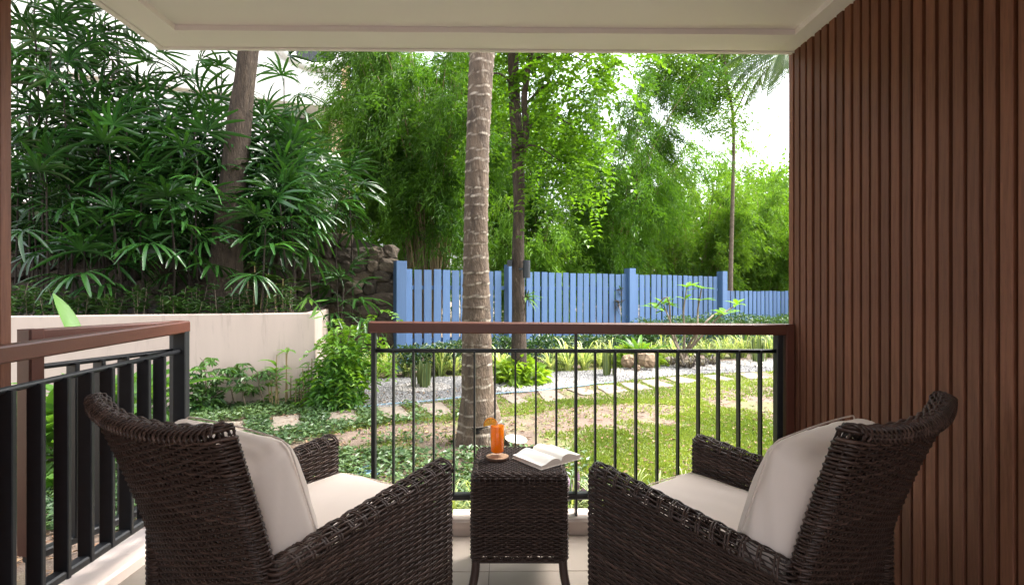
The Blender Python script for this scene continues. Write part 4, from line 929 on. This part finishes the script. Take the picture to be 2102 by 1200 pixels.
# umbrella plants against the pink wall
def umbrella(label, px, py, top, seed, heads=5):
    r = np.random.default_rng(seed); b = front(px, .14+.1*(seed % 2)); t = thing('umbrella_plant', label, 'plant', b, group='umbrella plants along the pink wall'); h = at(top[0], top[1], b[1]); m = MB(); ml = MB()
    st = curve([b, (b+h)/2+[r.uniform(-.04, .04), 0, .02], h], 10); tube(m, st, np.linspace(.009, .005, 10), 5)
    for k in range(heads):
        f = r.uniform(.55, 1) if k else 1; c0 = np.array([np.interp(f, np.linspace(0, 1, 10), st[:, i]) for i in range(3)]); a = r.uniform(0, 6.3); tip = c0+np.array([math.cos(a)*.17, math.sin(a)*.14, .06])*(.3 if k == 0 else 1); tube(m, [c0, tip], [.003, .002], 4, cap=False)
        for q in range(2):
            cc = tip+r.normal(0, .05, 3); nl = 8; aa = np.arange(nl)/nl*2*PI; D = np.stack([np.cos(aa), np.sin(aa), -.25+0*aa], 1)+r.normal(0, .1, (nl, 3))
            leaves(ml, np.repeat(cc[None], nl, 0), D, np.tile([0, 0, 1.], (nl, 1)), r.uniform(.07, .115, nl), r.uniform(.028, .042, nl), np.clip(r.uniform(.2, .9)+r.normal(0, .1, nl), 0, 1), fold=.15, wpos=.6, droop=.15)
    m.build('stem', M['twig'], t); ml.build('foliage', LF['schef'], t)
umbrella('umbrella plant nearest the black railing end, by the pink wall', 414, 822, (418, 742), 51, 8)
umbrella('leaning umbrella plant with bare curved stem against the pink wall', 482, 826, (462, 762), 52, 6)
umbrella('shortest umbrella plant with a straight stem against the pink wall', 508, 820, (504, 785), 53, 4)
umbrella('umbrella plant with slanted stem at the middle of the pink wall', 545, 812, (528, 762), 54, 7)
bush('leafy_shrub', 'round dark leafy shrub beside the black railing at the foot of the pink wall', front(414, .25), 420, .20, .30, .10, .045, LF['schef'], 55, (.1, .7))
def stalks(label, spec, seed, mat, tl=(.3, .95)):
    r = np.random.default_rng(seed); bz = lambda px, py: at(px, 640, 6.42+.0018*(px-505)) if py < 700 else front(px, .10+.22*r.random()); b0 = bz(*spec[0][:2]); t = thing('ginger_plant', label, 'plant', b0, group='ginger plants by the pink wall'); m = MB()
    for px, py, ty, lv, L in spec:
        b = bz(px, py); h = at(px+r.uniform(-6, 6), ty, b[1]); tube(m, curve([b, (b+h)/2, h], 6), np.linspace(.009, .005, 6), 5)
        for k in range(lv):
            a = r.uniform(0, 6.3); f = r.uniform(.6, 1); q = b+(h-b)*f; s = np.linspace(0, 1, 7); d = np.array([math.cos(a), math.sin(a)*.7, r.uniform(.1, .9)]); P = q+unit(d)*(s*L)[:, None]-np.array([0, 0, 1])*(s**2*L*.4)[:, None]
            g = MB(); blade(g, P, L*.28*np.array([.15, .6, 1, 1, .8, .45, .03]), [0, 0, 1], np.clip(r.uniform(*tl), 0, 1), fold=.16); g.build('leaf', mat, t, smooth=True)
    m.build('stem', M['culm'], t); return t
stalks('tall ginger with upright new leaf in front of the pink wall', [(566, 822, 728, 6, .24), (572, 822, 760, 5, .2), (560, 824, 770, 4, .18), (556, 818, 790, 4, .18)], 61, LF['ginger'])
stalks('thin dark bare-stalked ginger stems beside the pink wall end', [(586, 824, 712, 2, .18), (590, 824, 716, 2, .16), (596, 826, 770, 3, .16), (606, 826, 780, 3, .16), (612, 828, 792, 3, .15)], 62, LF['ginger'])
stalks('crowded leafy ginger at the end of the pink wall', [(625, 828, 755, 4, .15), (634, 830, 745, 4, .16), (640, 830, 735, 5, .17), (648, 828, 752, 4, .16), (618, 828, 785, 3, .13), (630, 832, 790, 3, .14)], 63, LF['ginger'], (.1, .8))
# arching shoot on the wall corner
t = thing('arching_shoot', 'long arching green shoot hanging over the corner of the pink wall', 'plant', at(612, 640, 6.3))
mb = MB(); P = curve([at(612, 640, 6.3), at(628, 612, 6.25), at(648, 622, 6.1), at(668, 655, 6.0), at(690, 690, 5.95)], 24); tube(mb, P, np.linspace(.008, .003, 24), 5); mb.build('stem', LF['ginger'], t)
mb = MB()
for k in range(4, 24, 2):
    s = np.linspace(0, 1, 6); d = unit(np.array([random.uniform(-.6, .5), random.uniform(-.6, .2), random.uniform(-.9, .1)])); blade(mb, P[k]+d*(s*.17)[:, None], .045*np.array([.2, .8, 1, .9, .5, .03]), [0, -.5, 1], random.uniform(.4, .95), fold=.15)
mb.build('foliage', LF['ginger'], t)
# taller plants in the bed near the thick trunk
stalks('slender ginger stems rising from the bed beside the thick trunk', [(505, 632, 565, 5, .2), (520, 632, 540, 6, .24), (535, 634, 575, 6, .22), (548, 634, 560, 6, .22), (565, 634, 580, 6, .2), (580, 634, 572, 6, .22), (595, 634, 590, 5, .2)], 64, LF['dark'], (.3, 1))
# big-leaved gingers behind the railing
strap_plant('big-leaved ginger with broad pale leaves behind the long black railing', [*gnd(228, 930)[:2], GZ], 32, .92, .15, LF['ginger'], 71, 'plant', 'ginger_plant', .75, 1.35, .35, up=.15)
strap_plant('broad-leaved ginger partly behind the angled railing and brown end post', [*gnd(118, 960)[:2], GZ], 20, .9, .14, LF['ginger'], 72, 'plant', 'ginger_plant', .8, 1.4, .4, up=.1)
bush('leafy_shrub', 'low leafy shrub under the big-leaved ginger behind the black railing', gnd(215, 960), 420, .55, .5, .16, .07, LF['ginger'], 73, (.0, .7))
strap_plant('single tall ginger leaf reaching above the brown handrails', at(165, 720, 3.6), 1, .48, .10, LF['ginger'], 75, 'plant', 'ginger_plant', 1.1, 1.12, .05, a_rng=(2.75, 2.8), tl=(.6, .65))
# frangipani
fb = gnd(1400, 752)
t = thing('frangipani_shrub', 'bare-branched frangipani with sparse leaf clusters before the blue fence', 'shrub', fb); m = MB(); tips = []
Yf = fb[1]
for q in (((1400, 740), (1388, 700), (1372, 650), (1362, 625)), ((1402, 735), (1405, 690), (1403, 640), (1410, 590)), ((1404, 735), (1440, 690), (1470, 655), (1512, 625)), ((1404, 735), (1430, 690), (1432, 640), (1440, 592)), ((1400, 735), (1380, 690), (1365, 610), (1345, 632)), ((1408, 720), (1450, 660), (1478, 640), (1490, 645))):
    p = [np.array(fb)-[0, 0, .05]]+[at(x, y, Yf+random.uniform(-.25, .25)) for x, y in q]; tube(m, curve(p, 16), np.linspace(.026, .010, 16), 7); tips.append(p[-1]); tips.append((p[-1]+p[-2])/2)
m.build('branch', M['twig'], t, smooth=True)
for i, c in enumerate(tips):
    for k in range(7 if i % 2 == 0 else 3):
        a = random.uniform(0, 6.3); s = np.linspace(0, 1, 6); d = unit(np.array([math.cos(a), math.sin(a), random.uniform(-.1, .9)])); L = random.uniform(.2, .32); g = MB()
        blade(g, c+d*(s*L)[:, None]-np.array([0, 0, 1])*(s**2*L*.2)[:, None], .085*np.array([.15, .6, 1, .95, .55, .04]), [0, 0, 1], random.uniform(.2, .9), fold=.15); g.build('leaf', LF['broad'], t, smooth=True)
# bromeliads at its foot
for k, (px, py) in enumerate(((1378, 752), (1398, 756), (1418, 757), (1440, 753), (1460, 750), (1390, 748), (1430, 747))):
    b = gnd(px, py); m = grass_clump(340+k, .26, 42, .030); o = m.build('bromeliad', LF['brom'], local=True, smooth=True); o.location = b; tag(o, 'dusky grey-purple rosette plant on the gravel at the foot of the frangipani', 'plant', 'rosettes under the frangipani')
# orchid on the slim tree and plant climbing the fence
def epiphyte(label, c, nl, L, W, seed, mat, sp):
    r = np.random.default_rng(seed); t = thing('orchid', label, 'plant', c); m = MB()
    for k in range(6): tube(m, curve([c, c+r.normal(0, .06, 3), c+r.normal(0, .08, 3)+[0, 0, -.12]], 6), np.linspace(.006, .003, 6), 4)
    m.build('root', M['bark'], t)
    for k in range(nl):
        s = np.linspace(0, 1, 6); d = unit(r.normal(0, 1, 3)*sp[0]+np.array(sp[1])); P = c+d*(s*L*r.uniform(.6, 1.1))[:, None]-np.array([0, 0, 1])*(s**2*L*.35)[:, None]
        g = MB(); blade(g, P, W*np.array([.4, .9, 1, .9, .6, .05]), [0, 0, 1], r.uniform(.3, .95), fold=.2); g.build('leaf', mat, t, smooth=True)
epiphyte('green orchid plant clinging to the slim forked tree before the blue fence', at(1080, 612, Y2-.1), 11, .30, .035, 81, LF['ginger'], ((.6, .4, .5), (.8, -.3, .3)))
tf = fence_t(1266); epiphyte('scraggly brown orchid tied on the blue pickets beside the third post', np.array([*fpt(tf, .06), 1.0]), 7, .22, .025, 82, LF['brom'], ((.4, .3, .8), (0, -.3, .2)))
epiphyte('small leafy orchid hanging low on the same blue picket', np.array([*fpt(tf+.05, .06), 1.28]), 5, .18, .025, 83, LF['dark'], ((.4, .3, .8), (0, -.3, .2)))
# striped plants just outside the front kerb
for k in range(15):
    x = -.95+k*.165; b = np.array([x, 2.84+.08*random.random(), GZ]); o = inst('spider_plant', gcl[k % 5], None, b, (0, 0, random.uniform(0, 6)), random.uniform(.45, .62)); tag(o, 'low pale striped tuft growing against the outside of the front kerb', 'plant', 'striped tufts along the kerb')
strap_plant('small purple-leaved plant outside the railing beside the wicker side table', [*at(1176, 1000, 3.0)[:2], GZ], 8, .26, .05, solid('purple_leaf', (.085, .02, .075), (.06, .06, .03), 8, .5), 91, 'plant', 'purple_plant', .7, 1.3, .2)
# cream dish by the palm foot
b = gnd(1058, 913); m = MB(); lathe(m, [(.001, 0), (.04, 0), (.075, .022), (.095, .045), (.091, .047), (.072, .027), (.036, .008), (.001, .008)], 24); o = m.build('garden_dish', M['dish'], local=True, smooth=True); o.location = b+[.0, 0, .01]; o.rotation_euler = (.1, .12, 0)
tag(o, 'cream shallow dish lying on the ground beside the palm foot', 'dish')
b = gnd(752, 972); m = MB(); 
for k in range(3): 
    th = np.linspace(0, 2*PI, 33)[:-1]; tube(m, np.stack([(.09-.02*k)*np.cos(th), (.09-.02*k)*np.sin(th), 0*th+.012+.012*k], 1), .009, 6, closed=True)
o = m.build('hose_coil', M['hose'], local=True, smooth=True); o.location = b; tag(o, 'small coil of pale blue hose on the ground cover behind the armchair cushion', 'hose')

# ================================================================== WICKER FURNITURE
def rr_loop(hx, hy, r, n, start=0.0):
    # n points evenly spaced round a rounded rectangle, with outward normals
    r = min(r, hx*.98, hy*.98); sx, sy = 2*(hx-r), 2*(hy-r); arc = r*PI/2; per = 2*(sx+sy)+4*arc
    d = (np.arange(n)/n*per+start*per) % per; P = np.zeros((n, 2)); N = np.zeros((n, 2))
    segs = [(sy, 'l', (hx, -hy+r), (0, 1), (1, 0)), (arc, 'a', (hx-r, hy-r), 0), (sx, 'l', (hx-r, hy), (-1, 0), (0, 1)), (arc, 'a', (-hx+r, hy-r), PI/2), (sy, 'l', (-hx, hy-r), (0, -1), (-1, 0)), (arc, 'a', (-hx+r, -hy+r), PI), (sx, 'l', (-hx+r, -hy), (1, 0), (0, -1)), (arc, 'a', (hx-r, -hy+r), 1.5*PI)]
    acc = 0
    for s in segs:
        k = (d >= acc-1e-12) & (d < acc+s[0]); u = (d[k]-acc)
        if s[1] == 'l': P[k] = np.array(s[2])+u[:, None]*np.array(s[3]); N[k] = s[4]
        else:
            a = s[3]+u/r; N[k] = np.stack([np.cos(a), np.sin(a)], 1); P[k] = np.array(s[2])+r*N[k]
        acc += s[0]
    return P, N
def woven(mb, prof, surf, nst, seed, ra=.0030, rb=.0051, amp=.0027, stake_step=3):
    # prof: list of row parameters; surf(row, n) -> points, normals (n x 3); rows are closed strands waving over the stakes
    r = np.random.default_rng(seed); n = nst*4; prevP = None; grid = []
    for j, row in enumerate(prof):
        P, N = surf(row, n); grid.append((P, N))
    for j, (P, N) in enumerate(grid):
        up = unit(grid[min(j+1, len(grid)-1)][0]-grid[max(j-1, 0)][0]); T = unit(np.roll(P, -1, 0)-np.roll(P, 1, 0)); B = up; A = unit(np.cross(T, B)); A = np.where((np.sum(A*N, 1) < 0)[:, None], -A, A)
        wv = amp*np.sin(PI*(np.arange(n)/4+j)+.25)*r.uniform(.8, 1.15)
        jit = np.interp(np.arange(n), np.linspace(0, n, 16), r.normal(0, .0006, 16))
        rings(mb, P+A*wv[:, None]+B*jit[:, None], A, B, ra, rb*r.uniform(.9, 1.05), 4, closed=True, tint=np.clip(r.normal(.45, .22), 0, 1))
    g = np.array([q[0] for q in grid])[::stake_step]; gn = np.array([q[1] for q in grid])[::stake_step]
    for s in range(nst):
        k = min(s*4+2, n-1); P = g[:, k]
        if len(P) > 2: tube(mb, P, .0028, 4, cap=False, tint=.2)
PITCH = .0095
def chair_rows(H, r):
    side = [('s', z) for z in np.arange(0, H-r, PITCH)]; na = max(3, int(r*PI/2/PITCH)); return side+[('c', a) for a in np.linspace(0, PI/2*.93, na+1)[1:]]
CW, CLn, HF, HR = .694, .719, .600, .519
arm_h = lambda y: HR+(HF-HR)*np.clip((y+CLn/2)/CLn, 0, 1)
def arm_surf(cx, hx=.040):
    hy = CLn/2; r_top = .036
    def f(row, n):
        if row[0] == 's': ins, fz, dz = 0, row[1]/(HF-.05-r_top), 0
        else: ins, fz, dz = r_top*(1-math.cos(row[1])), 1, r_top*math.sin(row[1])
        p, nn = rr_loop(hx-ins, hy-ins, max(.036-ins, .003), n)
        z = .05+np.minimum(fz, 1)*(arm_h(p[:, 1])-r_top-.05)+dz
        c = math.cos(row[1]) if row[0] == 'c' else 1; s_ = math.sin(row[1]) if row[0] == 'c' else 0
        # the arm leans very slightly outwards to the top
        return np.c_[cx+p[:, 0]*1.0, p[:, 1], z], unit(np.c_[nn*c, np.full(n, s_)])
    return f
HB, LB, WB_ = .897, .163, .700
def back_surf():
    r_top = .024; zb = .05
    def f(row, n):
        if row[0] == 's': ins, z0, dz = 0, zb+row[1]/(HB-zb-r_top)*(HB-r_top-zb), 0
        else: ins, z0, dz = r_top*(1-math.cos(row[1])), HB-r_top, r_top*math.sin(row[1])
        W = np.interp(z0, [.05, .45, .70, HB], [.560, .610, .652, WB_]); q = np.clip((z0-.36)/(HB-.36), 0, 1)
        yc = -CLn/2+.040-(LB)*q**1.25; p, nn = rr_loop(W/2-ins, .026-ins, max(.025-ins, .002), n, .02)
        u = p[:, 0]/(W/2); y = yc+p[:, 1]-.042*(1-u**2)*(.35+.65*q); z = z0+dz-.020*(1-u**2)*q**2+.012*q**2*(np.abs(u)**6)
        c = math.cos(row[1]) if row[0] == 'c' else 1; s_ = math.sin(row[1]) if row[0] == 'c' else 0
        return np.c_[p[:, 0], y, z], unit(np.c_[nn*c, np.full(n, s_)])
    return f
def build_chair(label, loc, rz):
    t = thing('wicker_armchair', label, 'armchair', loc, rz, 'dark wicker armchairs on the balcony')
    m = MB(); woven(m, chair_rows(HB-.05, .03), back_surf(), 44, 1); 
    # braided rim along the top of the back
    f = back_surf(); P, N = f(('c', 1.3), 240); k = P[:, 1] < np.median(P[:, 1])+9; 
    base = np.array([[x, 0, 0] for x in np.linspace(-WB_/2+.012, WB_/2-.012, 90)])
    u = base[:, 0]/(WB_/2); base[:, 1] = -CLn/2+.040-LB-.055*(1-u**2); base[:, 2] = HB-.004-.020*(1-u**2)+.012*np.abs(u)**6
    for sl in (-1, 1):
        for x0 in np.arange(-WB_/2+.02, WB_/2-.02, .019):
            a = np.linspace(-.30, PI+.30, 11); sh = sl*.050*(a-PI/2)/PI; xx = np.clip(x0+sh, -WB_/2+.012, WB_/2-.012); uu = xx/(WB_/2)
            yc_ = -CLn/2+.040-LB-.042*(1-uu**2); zc_ = HB-.025-.020*(1-uu**2)+.012*np.abs(uu)**6; e_ = .0022*np.cos(a*3+x0*330)*sl
            tube(m, np.c_[xx, yc_-np.cos(a)*(.0262+e_), zc_+np.sin(a)*(.0245+e_)], .0036, 5, tint=random.uniform(.2, .9))
    m.build('backrest', M['wicker'], t, smooth=True, local=True)
    for sgn in (-1, 1):
        m = MB(); cx = sgn*(CW/2-.040); woven(m, chair_rows(HF-.05, .03), arm_surf(cx), 40, 2+sgn)
        for y in np.linspace(-CLn/2+.05, CLn/2-.04, 15):
            for dy in (0, .009):
                a = np.linspace(-.3, PI+.3, 11); h = arm_h(y+dy); tube(m, np.c_[cx+np.cos(a)*.0412, y+dy+.014*np.cos(a), h-.035+np.sin(a)*.0365], .0030, 5, tint=.55)
        m.build('armrest', M['wicker'], t, smooth=True, local=True)
    m = MB(); n_ = 36
    def ap(row, n): p, nn = rr_loop(CW/2-.085, .020, .018, n); return np.c_[p[:, 0], p[:, 1]+CLn/2-.045, np.full(n, .06+row[1])], np.c_[nn, np.zeros(n)]
    woven(m, [('s', z) for z in np.arange(0, .235, PITCH)], ap, 30, 9); m.build('front_apron', M['wicker'], t, smooth=True, local=True)
    m = MB(); box(m, (-CW/2+.075, -CLn/2+.06, .275), (CW/2-.075, CLn/2-.03, .312)); m.build('seat_deck', M['seatdeck'], t, local=True)
    lm = MB(); rbox(lm, (-.02, -.02, 0), (.02, .02, .055), .004); lme = lm.mesh('foot'); lme.materials.append(M['wicker'])
    for sx in (-1, 1):
        for y in (-CLn/2+.05, CLn/2-.05): inst('foot', lme, t, (sx*(CW/2-.045), y, 0), world=False)
    return t
def copy_tree(o, parent=None):
    c = o.copy(); COL.objects.link(c); c.parent = parent
    for ch in list(o.children): copy_tree(ch, c)
    return c
CH1 = ((-.664, 1.774, 0), -.568); CH2 = ((.778, 1.744, 0), .616)
c1 = build_chair('dark wicker armchair beside the long black railing, turned towards the small table', *CH1)
c2 = copy_tree(c1); c2.location = CH2[0]; c2.rotation_euler = (0, 0, CH2[1]); c2['label'] = 'dark wicker armchair beside the slatted timber wall, turned towards the small table'

def cushion_mesh(sx, sy, sz, seed, dome=.25, n=18, back=1.0):
    # stuffed box cushion: rounded edges, domed faces, slack waves
    g = np.linspace(-1, 1, n+1); m = MB(); r = np.random.default_rng(seed)
    V = {}; vs = []; qs = []
    for ax in range(3):
        for sg in (-1, 1):
            idx = np.zeros((n+1, n+1), int)
            for i in range(n+1):
                for j in range(n+1):
                    p = np.zeros(3); p[ax] = sg; p[(ax+1) % 3] = g[i]; p[(ax+2) % 3] = g[j]; k = tuple(np.round(p, 5))
                    if k not in V: V[k] = len(vs); vs.append(p)
                    idx[i, j] = V[k]
            for i in range(n):
                for j in range(n):
                    c = [idx[i, j], idx[i+1, j], idx[i+1, j+1], idx[i, j+1]]; qs.append(c if sg > 0 else c[::-1])
    v = np.array(vs); h = np.array([sx, sy, sz])/2; R = .042; p = v*h; core = np.clip(p, -(h-R), h-R); d = p-core; L = np.linalg.norm(d, axis=1, keepdims=True); p = core+np.where(L > 1e-6, d/np.maximum(L, 1e-6)*np.minimum(L, R), d)
    bx, by, bz = (1-v[:, 0]**2), (1-v[:, 1]**2), (1-v[:, 2]**2)
    p[:, 2] += np.where(v[:, 2] > 0, back, 1)*v[:, 2]*(bx*by)**.6*sz*dome*.5; p[:, 0] += v[:, 0]*by**.5*bz*.012-v[:, 0]*.010*(1-by)*bz; p[:, 1] += v[:, 1]*bx**.5*bz*.012
    w = noise2(v[:, 0], v[:, 1]+v[:, 2], 4.5, seed)*.0050+noise2(v[:, 0]*2, v[:, 1]+v[:, 2], 8, seed+1)*.0028
    p = p+unit(v)*w[:, None]; m.add(p, qs)
    loops = []
    for sg in (-1, 1):
        q, nn = rr_loop(sx/2-.006, sy/2-.006, .04, 120); bow = .012*(1-(q[:, 0]/(sx/2))**2)*(np.abs(q[:, 1]) > sy/2-.03)+0
        loops.append(np.c_[q+nn*(.002+bow[:, None]*.8), np.full(120, sg*(sz/2-.010))])
    return m, loops
def put_cushion(name, label, chair, size, off, tilt, seed, dome, group):
    (cl_, rz) = chair; R = Matrix.Rotation(rz, 4, 'Z'); m, loops = cushion_mesh(*size, seed, dome, back=.12 if tilt else 1)
    o = m.build(name, M['cushion'], local=True, smooth=True); o.matrix_world = Matrix.Translation(cl_) @ R @ Matrix.Translation(off) @ Matrix.Rotation(tilt, 4, 'X'); tag(o, label, 'cushion', group)
    for L in loops:
        q = MB(); tube(q, L, .0026, 5, closed=True); q.build('piping', M['pipe'], o, local=True, smooth=True)
SEAT, BK = (.53, .66, .13), (.555, .40, .175)
for ch, where, sd_ in ((CH1, 'in the armchair by the black railing', 1), (CH2, 'in the armchair by the slatted wall', 2)):
    put_cushion('seat_cushion', 'thick flat cream seat cushion '+where, ch, SEAT, (0, .035, .380), 0, sd_, .36, 'cream chair cushions')
    put_cushion('back_cushion', 'upright cream back cushion leaning '+where, ch, BK, (0, -.286, .592), math.radians(90+18), sd_+10, .52, 'cream chair cushions')

# side table ---------------------------------------------------------------
ZT, TH = .50, .187
tc = np.array([.5*(at(968, 975, 1.99)[0]+at(1168, 975, 1.99)[0]), 2.178, 0])
t = thing('wicker_side_table', 'small square dark wicker table between the two armchairs', 'side table', tc, math.radians(-1.0))
def tsurf(row, n):
    rt = .022
    if row[0] == 's': p, nn = rr_loop(TH, TH, .022, n); return np.c_[p, np.full(n, .168+row[1])], np.c_[nn, np.zeros(n)]
    a = row[1]; p, nn = rr_loop(TH-rt*(1-math.cos(a)), TH-rt*(1-math.cos(a)), .02, n); return np.c_[p, np.full(n, ZT-rt+rt*math.sin(a))], unit(np.c_[nn*math.cos(a), np.full(n, math.sin(a))])
m = MB(); woven(m, [('s', z) for z in np.arange(0, ZT-.168-.022, .0074)]+[('c', a) for a in np.linspace(.3, 1.4, 4)], tsurf, 68, 21, ra=.0026, rb=.0037, amp=.0042); box(m, (-TH+.016, -TH+.016, .18), (TH-.016, TH-.016, .47), tint=0); m.build('woven_body', M['wicker'], t, smooth=True, local=True)
m = MB(); n = 132; xs = np.linspace(-TH+.016, TH-.016, n)
for j, y in enumerate(np.arange(-TH+.018, TH-.014, .0112)):
    P = np.c_[xs, np.full(n, y), ZT-.0035+.0024*np.sin(PI*(np.arange(n)/4+j)+.25)]; e = np.tile([0, 0, 1.], (n, 1)); f_ = np.tile([0, 1., 0], (n, 1)); rings(m, P, f_, e, .0052, .0024, 4, tint=np.clip(rng.normal(.45, .2), 0, 1))
box(m, (-TH+.014, -TH+.014, ZT-.02), (TH-.014, TH-.014, ZT-.0085), tint=0)
m.build('woven_top', M['wicker'], t, smooth=True, local=True)
m = MB(); P = curve([(.0, .0, .185), (.004, .004, .12), (.030, .022, .0)], 60); tube(m, P, .0155+.0012*np.sin(np.arange(60)*PI), 9); tube(m, P, np.where(np.arange(60) % 2, .0178, .0158), 10); lme = m.mesh('leg', smooth=True); lme.materials.append(M['wicker'])
for sx in (-1, 1):
    for sy in (-1, 1): inst('leg', lme, t, (sx*(TH-.019), sy*(TH-.019), 0), scale=(sx, sy, 1), world=False)
m = MB()
for s_ in ((-TH+.03, -TH+.004, TH-.03, -TH+.018), (-TH+.03, TH-.018, TH-.03, TH-.004)): box(m, (s_[0], s_[1], .158), (s_[2], s_[3], .172), tint=.3)
m.build('lower_rim', M['wicker'], t, local=True)

# coaster, glass, orange slice, book
cz = ZT+.0012; cc = onz(1021, 935.5, cz+.012)
o = thing('coaster', 'round wooden log-slice coaster with bark edge under the juice glass', 'coaster', (cc[0], cc[1], cz))
m = MB(); th = np.arange(40)/40*2*PI; R = .0485*(1+.03*np.sin(2*th+1)+.02*np.sin(5*th)+.008*np.sin(17*th)); prof = ((.94, 0), (1, .003), (1, .010), (.955, .0125))
v = np.concatenate([np.c_[np.cos(th)*R*k, np.sin(th)*R*k, 0*th+z] for k, z in prof]); m.add(v, [[j*40+i, j*40+(i+1) % 40, (j+1)*40+(i+1) % 40, (j+1)*40+i] for j in range(3) for i in range(40)]); m.build('bark_edge', M['bark_rim'], o, local=True, smooth=True)
m = MB(); v = np.concatenate([np.c_[np.cos(th)*R*.955, np.sin(th)*R*.955, 0*th+.0124], [[0, 0, .0126]]]); m.add(v, None, [[i, (i+1) % 40, 40] for i in range(40)]); m.build('sawn_face', M['coaster'], o, local=True)
gz = cz+.0130; GR, GH = .0305, .150
gl = thing('juice_glass', 'tall straight glass of orange juice on the coaster', 'glass', (cc[0], cc[1], gz))
m = MB(); lathe(m, [(.0005, 0), (GR*.90, 0), (GR*.95, .003), (GR, GH), (GR-.0008, GH+.0012), (GR-.0018, GH), (GR*.95-.0022, .020), (GR*.7, .0165), (.0005, .0160)], 40); m.build('tumbler', M['glass'], gl, local=True, smooth=True)
JT = .128
m = MB(); rj = lambda z: GR*.95-.0022+(GR*.05+.0004)*((z-.02)/(GH-.02))+.0004; lathe(m, [(.0005, .0166), (GR*.68, .0172), (rj(.0215), .0215), (rj(JT), JT), (rj(JT)-.002, JT+.0008), (.0005, JT+.0008)], 40); m.build('orange_juice', M['juice'], gl, local=True, smooth=True)
osl = thing('orange_slice', 'half slice of orange wedged on the rim of the juice glass', 'fruit slice', (cc[0]-GR+.002, cc[1]-.004, gz+GH-.018), math.radians(14))
def disc_half(r0, r1, t_, a0, a1, n=28):
    m = MB(); a = np.linspace(a0, a1, n); v = []
    for y in (-t_/2, t_/2): v += [np.c_[np.cos(a)*r0, 0*a+y, np.sin(a)*r0], np.c_[np.cos(a)*r1, 0*a+y, np.sin(a)*r1]]
    q = []
    for i in range(n-1): q += [[i, i+1, n+i+1, n+i], [2*n+i, 3*n+i, 3*n+i+1, 2*n+i+1], [n+i, n+i+1, 3*n+i+1, 3*n+i], [i, 2*n+i, 2*n+i+1, i+1]]
    q += [[0, n, 3*n, 2*n], [n-1, 3*n-1, 4*n-1, 2*n-1]]; return m.add(np.concatenate(v), q)
a0, a1 = math.radians(-8), math.radians(190)
disc_half(.0262, .0300, .0070, a0, a1).build('rind', M['rind'], osl, local=True)
m = MB()
for k in range(7):
    b0 = a0+(a1-a0)*k/7+.03; b1 = a0+(a1-a0)*(k+1)/7-.03; s_ = disc_half(.003, .0258, .0062, b0, b1, 6); m.add(s_.V[0], s_.Q[0])
m.build('flesh', M['flesh'], osl, local=True)

bk = thing('open_book', 'small open paperback lying face up on the wicker table', 'book', (.178, 2.185, cz), math.atan2(-.80, .60))
# local x along the spine, y across the pages
BL = .092
def page_block(sgn, thick, wid, seed):
    n = 16; u = np.linspace(0, 1, n); r = np.random.default_rng(seed)
    top = thick*(1-.25*u)+.016*np.sin(np.clip(u*1.25, 0, 1)*PI)*(1-u*.5); top[0] = thick*.55; y = sgn*(u*wid); x = np.array([-BL, -BL*.33, BL*.33, BL]); v = []; 
    for xx in x: v += [[xx, yy, zz+.0015] for yy, zz in zip(y, top)]
    for xx in x: v += [[xx, yy-sgn*.004*k_, .0016] for k_, yy in zip(u, y)]
    nx = len(x); q = []; e = []
    for i in range(nx-1):
        for j in range(n-1): q.append([i*n+j, (i+1)*n+j, (i+1)*n+j+1, i*n+j+1])
        e.append([i*n+n-1, (i+1)*n+n-1, nx*n+(i+1)*n+n-1, nx*n+i*n+n-1])
    for i in (0, nx-1):
        for j in range(n-1): e.append([i*n+j, i*n+j+1, nx*n+i*n+j+1, nx*n+i*n+j])
    return np.array(v), q, e
for sgn, th_, w_ in ((-1, .017, .108), (1, .023, .112)):
    v, q, e = page_block(sgn, th_, w_, 1); m = MB(); m.add(v, q); o = m.build('page', M['paper'], bk, local=True, smooth=True); m = MB(); m.add(v, e); m.build('page_edges', M['paper_edge'], bk, local=True)
m = MB(); rbox(m, (-BL-.003, -.112, 0), (BL+.003, .116, .0014), .0004); m.build('cover', M['cover'], bk, local=True)
